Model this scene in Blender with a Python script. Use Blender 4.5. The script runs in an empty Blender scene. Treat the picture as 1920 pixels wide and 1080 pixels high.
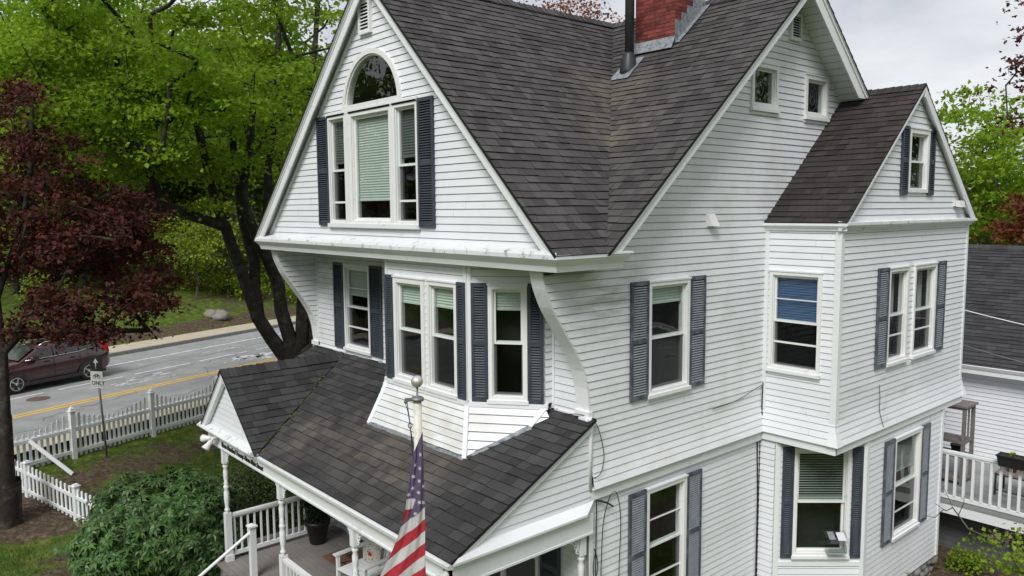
import bpy, math, random
import numpy as np
from mathutils import Vector, Matrix
R = math.radians
scene = bpy.context.scene
col = scene.collection
# ---------------------------------------------------------------- camera
cam = bpy.data.cameras.new('camera'); camo = bpy.data.objects.new('camera', cam); col.objects.link(camo)
scene.camera = camo
YAW, PITCH, ROLL, FPX = 0.8578, -0.1007, -0.0072, 1463.6
CAM = Vector((7.419, -7.852, 7.631))
cf = Vector((-math.sin(YAW)*math.cos(PITCH), math.cos(YAW)*math.cos(PITCH), math.sin(PITCH)))
cr = Vector((math.cos(YAW), math.sin(YAW), 0)); cu = cr.cross(cf)
cr2 = cr*math.cos(ROLL)+cu*math.sin(ROLL); cu2 = -cr*math.sin(ROLL)+cu*math.cos(ROLL)
camo.matrix_world = Matrix(((cr2.x, cu2.x, -cf.x, CAM.x), (cr2.y, cu2.y, -cf.y, CAM.y), (cr2.z, cu2.z, -cf.z, CAM.z), (0, 0, 0, 1)))
cam.sensor_width = 36; cam.lens = FPX/1920*36; cam.clip_end = 2000; cam.clip_start = .1
# ---------------------------------------------------------------- world: overcast
SUN_EL, SUN_ROT = R(46), R(152)
w = bpy.data.worlds.new('World'); scene.world = w; w.use_nodes = True
nt = w.node_tree; nt.nodes.clear()
def N(t, k, **kw):
    n = t.nodes.new(k)
    for a, b in kw.items(): setattr(n, a, b)
    return n
out = N(nt, 'ShaderNodeOutputWorld'); bg = N(nt, 'ShaderNodeBackground'); bg.inputs[1].default_value = .1
sky = N(nt, 'ShaderNodeTexSky', sky_type='NISHITA', sun_disc=False); sky.sun_elevation = SUN_EL; sky.sun_rotation = SUN_ROT
tc = N(nt, 'ShaderNodeTexCoord'); mp = N(nt, 'ShaderNodeMapping'); mp.inputs['Scale'].default_value = (1, 1, 3.2)
nz = N(nt, 'ShaderNodeTexNoise'); nz.inputs['Scale'].default_value = 2.3; nz.inputs['Detail'].default_value = 6; nz.inputs['Roughness'].default_value = .55
nz.inputs['Distortion'].default_value = .4
rp = N(nt, 'ShaderNodeValToRGB'); rp.color_ramp.elements[0].position = .36; rp.color_ramp.elements[0].color = (4.8, 5.05, 5.5, 1)
rp.color_ramp.elements[1].position = .62; rp.color_ramp.elements[1].color = (7.3, 7.4, 7.6, 1)
mx = N(nt, 'ShaderNodeMix', data_type='RGBA'); mx.inputs[0].default_value = .93
L = nt.links.new
L(tc.outputs['Generated'], mp.inputs[0]); L(mp.outputs[0], nz.inputs[0]); L(nz.outputs[0], rp.inputs[0])
L(sky.outputs[0], mx.inputs[6]); L(rp.outputs[0], mx.inputs[7]); L(mx.outputs[2], bg.inputs[0]); L(bg.outputs[0], out.inputs[0])
sl = bpy.data.lights.new('sun', 'SUN'); sl.energy = 2.4; sl.angle = R(24); sl.color = (1, .98, .96)
so = bpy.data.objects.new('sun', sl); col.objects.link(so)
sd = Vector((math.sin(SUN_ROT)*math.cos(SUN_EL), math.cos(SUN_ROT)*math.cos(SUN_EL), math.sin(SUN_EL)))   # towards the sun
so.rotation_euler = sd.to_track_quat('Z', 'Y').to_euler()
scene.view_settings.view_transform = 'Standard'; scene.view_settings.look = 'None'; scene.view_settings.exposure = 0.3; scene.view_settings.gamma = 1
scene.cycles.max_bounces = 6; scene.cycles.transparent_max_bounces = 12; scene.cycles.caustics_reflective = False; scene.cycles.caustics_refractive = False
# ---------------------------------------------------------------- materials
def mat(name, c, rough=.6, var=0., isl=0., nscale=3., c2=None, bump=0., bscale=40., spec=.4, metal=0., transl=0., dirt=None, dscale=1.2, lo=.45, hi=.65):
    """base colour with island-random + noise variation; dirt = second colour in noise patches"""
    m = bpy.data.materials.new(name); m.use_nodes = True; t = m.node_tree; b = t.nodes['Principled BSDF']
    b.inputs['Roughness'].default_value = rough; b.inputs['Metallic'].default_value = metal; b.inputs['Specular IOR Level'].default_value = spec
    K = t.links.new; cur = None
    tcn = N(t, 'ShaderNodeTexCoord'); 
    rgb = N(t, 'ShaderNodeRGB'); rgb.outputs[0].default_value = (*c, 1); cur = rgb.outputs[0]
    if dirt:
        n1 = N(t, 'ShaderNodeTexNoise'); n1.inputs['Scale'].default_value = dscale; n1.inputs['Detail'].default_value = 8; n1.inputs['Roughness'].default_value = .65
        K(tcn.outputs['Object'], n1.inputs[0])
        r1 = N(t, 'ShaderNodeMapRange'); r1.inputs[1].default_value = lo; r1.inputs[2].default_value = hi; K(n1.outputs[0], r1.inputs[0])
        mm = N(t, 'ShaderNodeMix', data_type='RGBA'); mm.inputs[7].default_value = (*dirt, 1)
        K(r1.outputs[0], mm.inputs[0]); K(cur, mm.inputs[6]); cur = mm.outputs[2]
    if c2:
        g = N(t, 'ShaderNodeNewGeometry'); mm = N(t, 'ShaderNodeMix', data_type='RGBA'); mm.inputs[7].default_value = (*c2, 1)
        K(g.outputs['Random Per Island'], mm.inputs[0]); K(cur, mm.inputs[6]); cur = mm.outputs[2]
    if isl or var:
        h = N(t, 'ShaderNodeHueSaturation'); K(cur, h.inputs['Color']); v = None
        if var:
            n2 = N(t, 'ShaderNodeTexNoise'); n2.inputs['Scale'].default_value = nscale; n2.inputs['Detail'].default_value = 7; n2.inputs['Roughness'].default_value = .6
            K(tcn.outputs['Object'], n2.inputs[0])
            r2 = N(t, 'ShaderNodeMapRange'); r2.inputs[1].default_value = .3; r2.inputs[2].default_value = .7; r2.inputs[3].default_value = 1-var; r2.inputs[4].default_value = 1+var
            K(n2.outputs[0], r2.inputs[0]); v = r2.outputs[0]
        if isl:
            g = N(t, 'ShaderNodeNewGeometry'); r3 = N(t, 'ShaderNodeMapRange'); r3.inputs[3].default_value = 1-isl; r3.inputs[4].default_value = 1+isl
            K(g.outputs['Random Per Island'], r3.inputs[0])
            if v: 
                ml = N(t, 'ShaderNodeMath', operation='MULTIPLY'); K(v, ml.inputs[0]); K(r3.outputs[0], ml.inputs[1]); v = ml.outputs[0]
            else: v = r3.outputs[0]
        K(v, h.inputs['Value']); cur = h.outputs[0]
    K(cur, b.inputs['Base Color'])
    if bump:
        n3 = N(t, 'ShaderNodeTexNoise'); n3.inputs['Scale'].default_value = bscale; n3.inputs['Detail'].default_value = 5; K(tcn.outputs['Object'], n3.inputs[0])
        bp = N(t, 'ShaderNodeBump'); bp.inputs['Strength'].default_value = bump; bp.inputs['Distance'].default_value = .01; K(n3.outputs[0], bp.inputs['Height']); K(bp.outputs[0], b.inputs['Normal'])
    if transl:
        tr = N(t, 'ShaderNodeBsdfTranslucent'); K(cur, tr.inputs[0]); ms = N(t, 'ShaderNodeMixShader'); ms.inputs[0].default_value = transl
        K(b.outputs[0], ms.inputs[1]); K(tr.outputs[0], ms.inputs[2]); K(ms.outputs[0], t.nodes['Material Output'].inputs[0])
    return m
M = {}
M['siding'] = mat('siding', (.745, .765, .79), .45, var=.05, isl=.03, nscale=.8, dirt=(.60, .61, .59), dscale=2.3, lo=.6, hi=.85, bump=.05, bscale=25)
M['siding_dirty'] = mat('siding_dirty', (.735, .755, .775), .5, var=.05, isl=.03, nscale=.8, dirt=(.60, .605, .57), dscale=1.3, lo=.5, hi=.8, bump=.05, bscale=25)
M['seam_shade'] = mat('siding_seam_shade', (.27, .275, .28), .8, var=.25, nscale=2)  # paints the shade line under each clapboard lap; also backs the soffit gaps
M['joint'] = mat('siding_joint', (.42, .43, .44), .8)
M['trim'] = mat('white_trim', (.76, .775, .785), .4, var=.05, nscale=1.5, dirt=(.5, .5, .46), dscale=3, lo=.6, hi=.8)
M['trim_dirty'] = mat('mildewed_trim', (.70, .72, .73), .5, var=.05, nscale=1.5, dirt=(.16, .17, .12), dscale=7, lo=.56, hi=.72)
M['vinyl'] = mat('window_vinyl', (.77, .775, .76), .35, var=.03, nscale=4, dirt=(.5, .48, .42), dscale=6, lo=.6, hi=.8)
M['shutter'] = mat('shutter_blue', (.040, .052, .068), .45, var=.15, nscale=5, dirt=(.07, .085, .10), dscale=3.5, lo=.45, hi=.75)
M['shutter_w'] = mat('shutter_weathered', (.055, .070, .090), .5, var=.15, nscale=5, dirt=(.16, .18, .20), dscale=5, lo=.45, hi=.75)
M['slat_w'] = mat('slat_weathered', (.22, .245, .265), .5, var=.2, nscale=7)
M['slatback'] = mat('slat_gap', (.008, .009, .012), .9)
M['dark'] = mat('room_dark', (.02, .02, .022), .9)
M['room'] = mat('room_wall', (.10, .10, .10), .9)
M['blind'] = mat('blind_fabric', (.62, .66, .62), .8, var=.04, nscale=3)
M['blind_slat'] = mat('blind_slat', (.42, .45, .44), .5)
M['blind_dim'] = mat('blind_dim', (.13, .14, .14), .8)  # dimming by the window screens is put into this blind's colour
M['sky_reflection'] = mat('sky_reflection', (.035, .10, .24), .7, var=.08)  # sky reflection painted as the colour of an added blind
M['curtain'] = mat('curtain', (.5, .5, .48), .8, var=.1)
M['brick'] = mat('brick_red', (.165, .031, .028), .85, var=.2, isl=.25, nscale=9, c2=(.21, .048, .038), dirt=(.10, .03, .025), dscale=3, bump=.3, bscale=60)
M['mortar'] = mat('brick_mortar', (.23, .085, .065), .95, var=.2)
M['lead'] = mat('lead_flashing', (.28, .30, .32), .45, var=.3, nscale=14, metal=.3, dirt=(.15, .17, .19), dscale=12, lo=.5, hi=.6)
M['pipe'] = mat('black_pipe', (.028, .03, .033), .45, var=.1)
M['iron'] = mat('dark_metal', (.03, .03, .032), .5)
M['steel'] = mat('galvanised_steel', (.22, .23, .24), .5, metal=.6, var=.1)
M['cable'] = mat('black_cable', (.012, .012, .013), .5)
M['deck'] = mat('deck_boards', (.21, .19, .175), .7, var=.12, isl=.10, nscale=2, bump=.15)
M['greydeck'] = mat('grey_deck', (.26, .26, .26), .7, var=.12, isl=.10, nscale=2)
M['greywood'] = mat('grey_wood', (.17, .15, .145), .8, var=.2, nscale=6)
M['greywall'] = mat('grey_painted_boards', (.11, .115, .115), .8, var=.12, isl=.05)
M['ivory'] = mat('pole_ivory', (.66, .64, .55), .5, var=.1, nscale=8, dirt=(.42, .38, .28), dscale=9, lo=.5, hi=.75)
M['aluball'] = mat('brushed_ball', (.62, .60, .56), .38, metal=.65, var=.1, nscale=8)
M['lamp_white'] = mat('lamp_white', (.7, .7, .68), .4, var=.05)
M['bulb'] = mat('lamp_lens', (.55, .53, .45), .25)
M['rubber'] = mat('tyre_rubber', (.02, .02, .02), .8)
M['carpaint'] = mat('maroon_paint', (.042, .006, .009), .25, spec=.6); M['carpaint'].node_tree.nodes['Principled BSDF'].inputs['Coat Weight'].default_value = .8
M['carplastic'] = mat('car_plastic', (.035, .035, .036), .6)
M['chrome'] = mat('bright_trim', (.6, .62, .64), .25, metal=.9)
M['alloy'] = mat('alloy_rim', (.45, .46, .47), .35, metal=.7)
M['carglass'] = mat('car_glass', (.012, .014, .016), .06, spec=.8)
M['sunshade'] = mat('silver_sunshade', (.6, .61, .63), .35)
M['tail'] = mat('red_lens', (.65, .01, .012), .25)
M['stone'] = mat('stone', (.25, .24, .22), .85, var=.3, nscale=6, dirt=(.12, .12, .11), dscale=5, bump=.4, bscale=15)
M['terracotta'] = mat('red_pot', (.32, .10, .08), .8)
M['plastic_black'] = mat('black_plastic', (.014, .014, .015), .45)
M['soil'] = mat('soil', (.035, .025, .018), .95, var=.3, nscale=20)
M['bark'] = mat('bark', (.028, .023, .019), .95, var=.35, nscale=6, dirt=(.085, .08, .062), dscale=4, lo=.5, hi=.7, bump=.6, bscale=14)
M['bark2'] = mat('bark_grey', (.075, .066, .056), .95, var=.35, nscale=6, dirt=(.13, .12, .10), dscale=4, lo=.5, hi=.7, bump=.6, bscale=14)
M['stairgrey'] = mat('stair_grey', (.3, .3, .29), .7, var=.1)
M['clear'] = mat('clear_acrylic', (.55, .58, .56), .15)
def leafmat(n, a, b, tr=.35, rough=.5): return mat(n, a, rough, c2=b, transl=tr, var=.35, nscale=.35, spec=.3)
M['leaf_maple'] = leafmat('leaf_maple', (.17, .31, .018), (.34, .48, .035), .55)
M['leaf_forest'] = leafmat('leaf_forest', (.16, .28, .02), (.32, .44, .04), .5)
M['leaf_forest2'] = leafmat('leaf_forest2', (.09, .17, .018), (.19, .29, .025), .45)
M['leaf_yellow'] = leafmat('leaf_yellow', (.18, .27, .02), (.36, .44, .05), .45)
M['leaf_red'] = leafmat('leaf_red', (.055, .020, .015), (.14, .036, .027), .3, .75)
M['leaf_rust'] = leafmat('leaf_rust', (.19, .055, .025), (.30, .10, .04), .3)
M['leaf_rhodo'] = leafmat('leaf_rhodo', (.026, .070, .020), (.095, .17, .045), .12, .42)
M['leaf_box'] = leafmat('leaf_box', (.02, .045, .012), (.055, .09, .02), .15)
M['leaf_top'] = leafmat('leaf_topiary', (.01, .026, .01), (.025, .05, .015), .1)
M['lilac'] = leafmat('lilac_flower', (.36, .14, .22), (.48, .24, .32), .3)
M['blade'] = leafmat('grass_blade', (.05, .11, .016), (.11, .17, .03), .3)
# glass: reflective, see-through
def glassmat(name, base, tint, wob=.02):
    m = bpy.data.materials.new(name); m.use_nodes = True; t = m.node_tree; t.nodes.clear(); K = t.links.new
    o = N(t, 'ShaderNodeOutputMaterial'); ms = N(t, 'ShaderNodeMixShader'); tr = N(t, 'ShaderNodeBsdfTransparent'); gl = N(t, 'ShaderNodeBsdfGlossy')
    tr.inputs[0].default_value = (*tint, 1); gl.inputs['Roughness'].default_value = .015
    fr0 = N(t, 'ShaderNodeLayerWeight'); fr0.inputs[0].default_value = .5; fr = N(t, 'ShaderNodeMath', operation='POWER'); fr.inputs[1].default_value = 3.5; K(fr0.outputs['Facing'], fr.inputs[0])
    ad = N(t, 'ShaderNodeMath', operation='MULTIPLY_ADD'); ad.inputs[1].default_value = .8; ad.inputs[2].default_value = base; ad.use_clamp = True
    tcn = N(t, 'ShaderNodeTexCoord'); nz = N(t, 'ShaderNodeTexNoise'); nz.inputs['Scale'].default_value = 1.5; bp = N(t, 'ShaderNodeBump'); bp.inputs['Strength'].default_value = wob; bp.inputs['Distance'].default_value = .2
    K(tcn.outputs['Object'], nz.inputs[0]); K(nz.outputs[0], bp.inputs['Height']); K(bp.outputs[0], gl.inputs['Normal'])
    K(fr.outputs[0], ad.inputs[0]); K(ad.outputs[0], ms.inputs[0]); K(tr.outputs[0], ms.inputs[1]); K(gl.outputs[0], ms.inputs[2]); K(ms.outputs[0], o.inputs[0])
    return m
M['glass'] = glassmat('window_glass', .075, (.84, .90, .87))
M['screen'] = glassmat('screened_glass', .015, (.34, .35, .36))
def add_patch(m, colr, pos, rad, amt, nsc, lo=.42, hi=.62):
    t = m.node_tree; K = t.links.new; b = t.nodes['Principled BSDF']; lk = b.inputs['Base Color'].links[0].from_socket; g = N(t, 'ShaderNodeNewGeometry')
    sub = N(t, 'ShaderNodeVectorMath', operation='SUBTRACT'); sub.inputs[1].default_value = pos; K(g.outputs['Position'], sub.inputs[0])
    dv = N(t, 'ShaderNodeVectorMath', operation='DIVIDE'); dv.inputs[1].default_value = rad; K(sub.outputs[0], dv.inputs[0]); ln = N(t, 'ShaderNodeVectorMath', operation='LENGTH'); K(dv.outputs[0], ln.inputs[0])
    mr = N(t, 'ShaderNodeMapRange'); mr.inputs[1].default_value = .3; mr.inputs[2].default_value = 1.; mr.inputs[3].default_value = 1.; mr.inputs[4].default_value = 0.; K(ln.outputs['Value'], mr.inputs[0])
    sc = N(t, 'ShaderNodeVectorMath', operation='MULTIPLY'); sc.inputs[1].default_value = nsc; K(g.outputs['Position'], sc.inputs[0]); n1 = N(t, 'ShaderNodeTexNoise'); n1.inputs['Scale'].default_value = 1.; n1.inputs['Detail'].default_value = 6; K(sc.outputs[0], n1.inputs[0])
    r1 = N(t, 'ShaderNodeMapRange'); r1.inputs[1].default_value = lo; r1.inputs[2].default_value = hi; r1.inputs[4].default_value = amt; K(n1.outputs[0], r1.inputs[0])
    ml = N(t, 'ShaderNodeMath', operation='MULTIPLY'); K(mr.outputs[0], ml.inputs[0]); K(r1.outputs[0], ml.inputs[1]); mm = N(t, 'ShaderNodeMix', data_type='RGBA'); mm.inputs[7].default_value = (*colr, 1)
    K(ml.outputs[0], mm.inputs[0]); K(lk, mm.inputs[6]); K(mm.outputs[2], b.inputs['Base Color'])
add_patch(M['siding_dirty'], (.40, .40, .35), (0, .35, 6.35), (.6, 1.3, .95), .75, (1, 1.6, 8))
add_patch(M['siding_dirty'], (.50, .47, .36), (-2.6, -1.0, 4.3), (1.9, .9, .7), .6, (1.5, 1.5, 3))
add_patch(M['siding_dirty'], (.36, .37, .33), (-7.6, -.2, 6.5), (1.6, 1.2, .9), .6, (1.5, 1.5, 5))
add_patch(M['siding'], (.42, .43, .38), (1.36, 6.2, 4.2), (.5, 2.2, .6), .6, (1, 1.4, 7), .5, .68)
# roof shingle material: per-tab random tone + noise + stain band
def roofmat(name, c1, c2, tanc=None, tanpos=None, tanrad=None):
    m = mat(name, c1, .82, var=.14, nscale=2.2, c2=c2, spec=.3, bump=.5, bscale=120, dirt=tuple(x*.7 for x in c1), dscale=.9, lo=.45, hi=.75)
    if tanc:
        t = m.node_tree; K = t.links.new; b = t.nodes['Principled BSDF']; lk = b.inputs['Base Color'].links[0].from_socket
        g = N(t, 'ShaderNodeNewGeometry'); acc = None
        for p, r in zip(tanpos, tanrad):
            sub = N(t, 'ShaderNodeVectorMath', operation='SUBTRACT'); sub.inputs[1].default_value = p; K(g.outputs['Position'], sub.inputs[0])
            dv = N(t, 'ShaderNodeVectorMath', operation='DIVIDE'); dv.inputs[1].default_value = r; K(sub.outputs[0], dv.inputs[0])
            ln = N(t, 'ShaderNodeVectorMath', operation='LENGTH'); K(dv.outputs[0], ln.inputs[0])
            mr = N(t, 'ShaderNodeMapRange'); mr.inputs[1].default_value = .35; mr.inputs[2].default_value = 1.; mr.inputs[3].default_value = 1.; mr.inputs[4].default_value = 0.; K(ln.outputs['Value'], mr.inputs[0])
            if acc is None: acc = mr.outputs[0]
            else:
                mxn = N(t, 'ShaderNodeMath', operation='MAXIMUM'); K(acc, mxn.inputs[0]); K(mr.outputs[0], mxn.inputs[1]); acc = mxn.outputs[0]
        n1 = N(t, 'ShaderNodeTexNoise'); n1.inputs['Scale'].default_value = 2.5; n1.inputs['Detail'].default_value = 6; K(g.outputs['Position'], n1.inputs[0])
        r1 = N(t, 'ShaderNodeMapRange'); r1.inputs[1].default_value = .3; r1.inputs[2].default_value = .6; K(n1.outputs[0], r1.inputs[0])
        ml = N(t, 'ShaderNodeMath', operation='MULTIPLY'); K(acc, ml.inputs[0]); K(r1.outputs[0], ml.inputs[1])
        m2 = N(t, 'ShaderNodeMath', operation='MULTIPLY'); K(ml.outputs[0], m2.inputs[0]); m2.inputs[1].default_value = .5
        mm = N(t, 'ShaderNodeMix', data_type='RGBA'); mm.inputs[7].default_value = (*tanc, 1); K(m2.outputs[0], mm.inputs[0]); K(lk, mm.inputs[6])
        hs = N(t, 'ShaderNodeHueSaturation'); r3 = N(t, 'ShaderNodeMapRange'); r3.inputs[3].default_value = .82; r3.inputs[4].default_value = 1.15
        K(g.outputs['Random Per Island'], r3.inputs[0]); K(r3.outputs[0], hs.inputs['Value']); K(mm.outputs[2], hs.inputs['Color']); K(hs.outputs[0], b.inputs['Base Color'])
    return m
M['roof'] = roofmat('roof_shingle', (.054, .050, .049), (.070, .065, .064), (.15, .135, .095), [(-2.1, 2.7, 9.6), (-1.3, 1.9, 8.8)], [(1.3, 1.0, 1.0), (1.0, .9, 1.0)])
M['roof_porch'] = roofmat('roof_shingle_porch', (.038, .037, .038), (.053, .051, .051), (.15, .132, .105), [(-3.3, -1.5, 3.9), (-1.9, -1.6, 3.85), (-4.9, -1.9, 3.7)], [(1.5, 1.0, 1.2), (1.1, 1.0, 1.2), (1.0, .7, 1.)])
M['roof_bay'] = roofmat('roof_shingle_bay', (.026, .021, .021), (.046, .038, .037))
M['roof_wing'] = roofmat('roof_shingle_wing', (.030, .029, .031), (.055, .053, .056))
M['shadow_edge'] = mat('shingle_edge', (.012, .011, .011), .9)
M['moss'] = mat('moss', (.09, .12, .02), .95, var=.3, nscale=20)
# ---------------------------------------------------------------- mesh builder
def V3(*a): return Vector(a)
X, Y, Z = V3(1, 0, 0), V3(0, 1, 0), V3(0, 0, 1)
class Fr:
    """wall frame: a along the wall, b up, c outwards"""
    def __init__(s, o, u, n=None, v=None):
        s.o = Vector(o); s.u = Vector(u).normalized(); s.v = Vector(v) if v else Vector((0, 0, 1)); s.n = Vector(n) if n else s.u.cross(s.v)
    def __call__(s, a, b, c=0.): return s.o+s.u*a+s.v*b+s.n*c
W0 = Fr((0, 0, 0), X, -Y.copy()*1)      # world facing -Y: a=x, b=z, c=-y
class MB:
    def __init__(s): s.v = []; s.f = []; s.m = []; s.mats = []; s.smooth = []
    def mi(s, m):
        if m not in s.mats: s.mats.append(m)
        return s.mats.index(m)
    def face(s, pts, m, sm=False):
        i = len(s.v); s.v += [tuple(p) for p in pts]; s.f.append(tuple(range(i, i+len(pts)))); s.m.append(s.mi(m)); s.smooth.append(sm)
    def faces(s, pts, fs, m, sm=False):
        i = len(s.v); s.v += [tuple(p) for p in pts]; k = s.mi(m)
        for f in fs: s.f.append(tuple(i+j for j in f)); s.m.append(k); s.smooth.append(sm)
    def box(s, F, a0, a1, b0, b1, c0, c1, m):
        P = [F(a, b, c) for c in (c0, c1) for b in (b0, b1) for a in (a0, a1)]
        s.faces(P, [(0, 2, 3, 1), (4, 5, 7, 6), (0, 1, 5, 4), (2, 6, 7, 3), (0, 4, 6, 2), (1, 3, 7, 5)], m)
    def prism(s, pts, d, m):
        """closed polygon extruded by vector d"""
        d = Vector(d); n = len(pts); P = [Vector(p) for p in pts]; P += [p+d for p in P]
        s.faces(P, [tuple(range(n))[::-1], tuple(range(n, 2*n))]+[(i, (i+1) % n, n+(i+1) % n, n+i) for i in range(n)], m)
    def bar(s, p, q, w, h, m, up=Z):
        p, q = Vector(p), Vector(q); d = (q-p); l = d.length; d.normalize(); sd_ = d.cross(up).normalized(); u = sd_.cross(d)
        s.box(lambda a, b, c: p+d*a+sd_*b+u*c, 0, l, -w/2, w/2, -h/2, h/2, m)
    def tube(s, path, r, m, n=8, cap=True):
        path = [Vector(p) for p in path]; k = len(path); rs = r if isinstance(r, (list, tuple)) else [r]*k
        pts = []; ref = None
        for i, p in enumerate(path):
            d = (path[min(i+1, k-1)]-path[max(i-1, 0)])
            if d.length < 1e-9: d = Vector((0, 0, 1))
            d.normalize()
            if ref is None: ref = d.orthogonal().normalized()
            ref = (ref-d*ref.dot(d))
            if ref.length < 1e-6: ref = d.orthogonal()
            ref.normalize(); b = d.cross(ref)
            for j in range(n): a = 2*math.pi*j/n; pts.append(p+(ref*math.cos(a)+b*math.sin(a))*rs[i])
        fs = [(i*n+j, i*n+(j+1) % n, (i+1)*n+(j+1) % n, (i+1)*n+j) for i in range(k-1) for j in range(n)]
        if cap: fs += [tuple(range(n))[::-1], tuple(range((k-1)*n, k*n))]
        s.faces(pts, fs, m, True)
    def lathe(s, o, prof, m, n=16, axis=Z):
        """prof: (radius, height)"""
        o = Vector(o); ax = Vector(axis).normalized(); e = ax.orthogonal().normalized(); b = ax.cross(e); k = len(prof)
        pts = [o+ax*h+(e*math.cos(2*math.pi*j/n)+b*math.sin(2*math.pi*j/n))*r for r, h in prof for j in range(n)]
        fs = [(i*n+j, i*n+(j+1) % n, (i+1)*n+(j+1) % n, (i+1)*n+j) for i in range(k-1) for j in range(n)]
        fs += [tuple(range(n))[::-1], tuple(range((k-1)*n, k*n))]
        s.faces(pts, fs, m, True)
    def build(s, name, parent=None, org=None, autosmooth=True):
        me = bpy.data.meshes.new(name); org = Vector(org) if org is not None else (parent['_w'] if False else Vector((0, 0, 0)))
        me.from_pydata([(p[0]-org.x, p[1]-org.y, p[2]-org.z) for p in s.v], [], s.f)
        for m in s.mats: me.materials.append(M[m])
        me.polygons.foreach_set('material_index', s.m); me.polygons.foreach_set('use_smooth', s.smooth); me.update()
        o = bpy.data.objects.new(name, me); col.objects.link(o)
        if parent is not None:
            o.parent = parent; o.location = org-WORLD[parent.name]
        else: o.location = org
        WORLD[o.name] = org
        return o
WORLD = {}
def root(name, loc, label, cat, group=None, kind=None):
    o = bpy.data.objects.new(name, None); o.empty_display_size = .2; col.objects.link(o); o.location = loc; WORLD[o.name] = Vector(loc)
    return tag(o, label, cat, group, kind)
def tag(o, label=None, cat=None, group=None, kind=None):
    if label: o['label'] = label
    if cat: o['category'] = cat
    if group: o['group'] = group
    if kind: o['kind'] = kind
    return o
def npmesh(name, v, f, mat_, parent=None, org=(0, 0, 0), smooth=False, mats=None, mi=None):
    """v (n,3), f (m,k) arrays"""
    v = np.asarray(v, np.float32)-np.array(org, np.float32); f = np.asarray(f, np.int32); me = bpy.data.meshes.new(name); k = f.shape[1]
    me.vertices.add(len(v)); me.vertices.foreach_set('co', v.ravel()); me.loops.add(f.size); me.loops.foreach_set('vertex_index', f.ravel())
    me.polygons.add(len(f)); me.polygons.foreach_set('loop_start', np.arange(0, f.size, k, dtype=np.int32)); me.polygons.foreach_set('loop_total', np.full(len(f), k, np.int32))
    for m in (mats or [mat_]): me.materials.append(M[m])
    if mi is not None: me.polygons.foreach_set('material_index', mi)
    me.polygons.foreach_set('use_smooth', np.full(len(f), smooth)); me.update(calc_edges=True)
    o = bpy.data.objects.new(name, me); col.objects.link(o)
    if parent is not None: o.parent = parent; o.location = Vector(org)-WORLD[parent.name]
    else: o.location = org
    WORLD[o.name] = Vector(org)
    return o
def text_geo(txt, size, F, a, b, c, depth, m, mb, shear=0., bold=0.):
    cu_ = bpy.data.curves.new('t', 'FONT'); cu_.body = txt; cu_.size = size; cu_.extrude = depth; cu_.shear = shear; cu_.offset = bold; cu_.resolution_u = 3
    ob = bpy.data.objects.new('t', cu_); col.objects.link(ob); bpy.context.view_layer.update()
    me = ob.evaluated_get(bpy.context.evaluated_depsgraph_get()).to_mesh()
    mb.faces([F(a+v.co.x, b+v.co.y, c+v.co.z) for v in me.vertices], [tuple(p.vertices) for p in me.polygons], m)
    wdt = max((v.co.x for v in me.vertices), default=0)
    bpy.data.objects.remove(ob); bpy.data.curves.remove(cu_); return wdt
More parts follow.
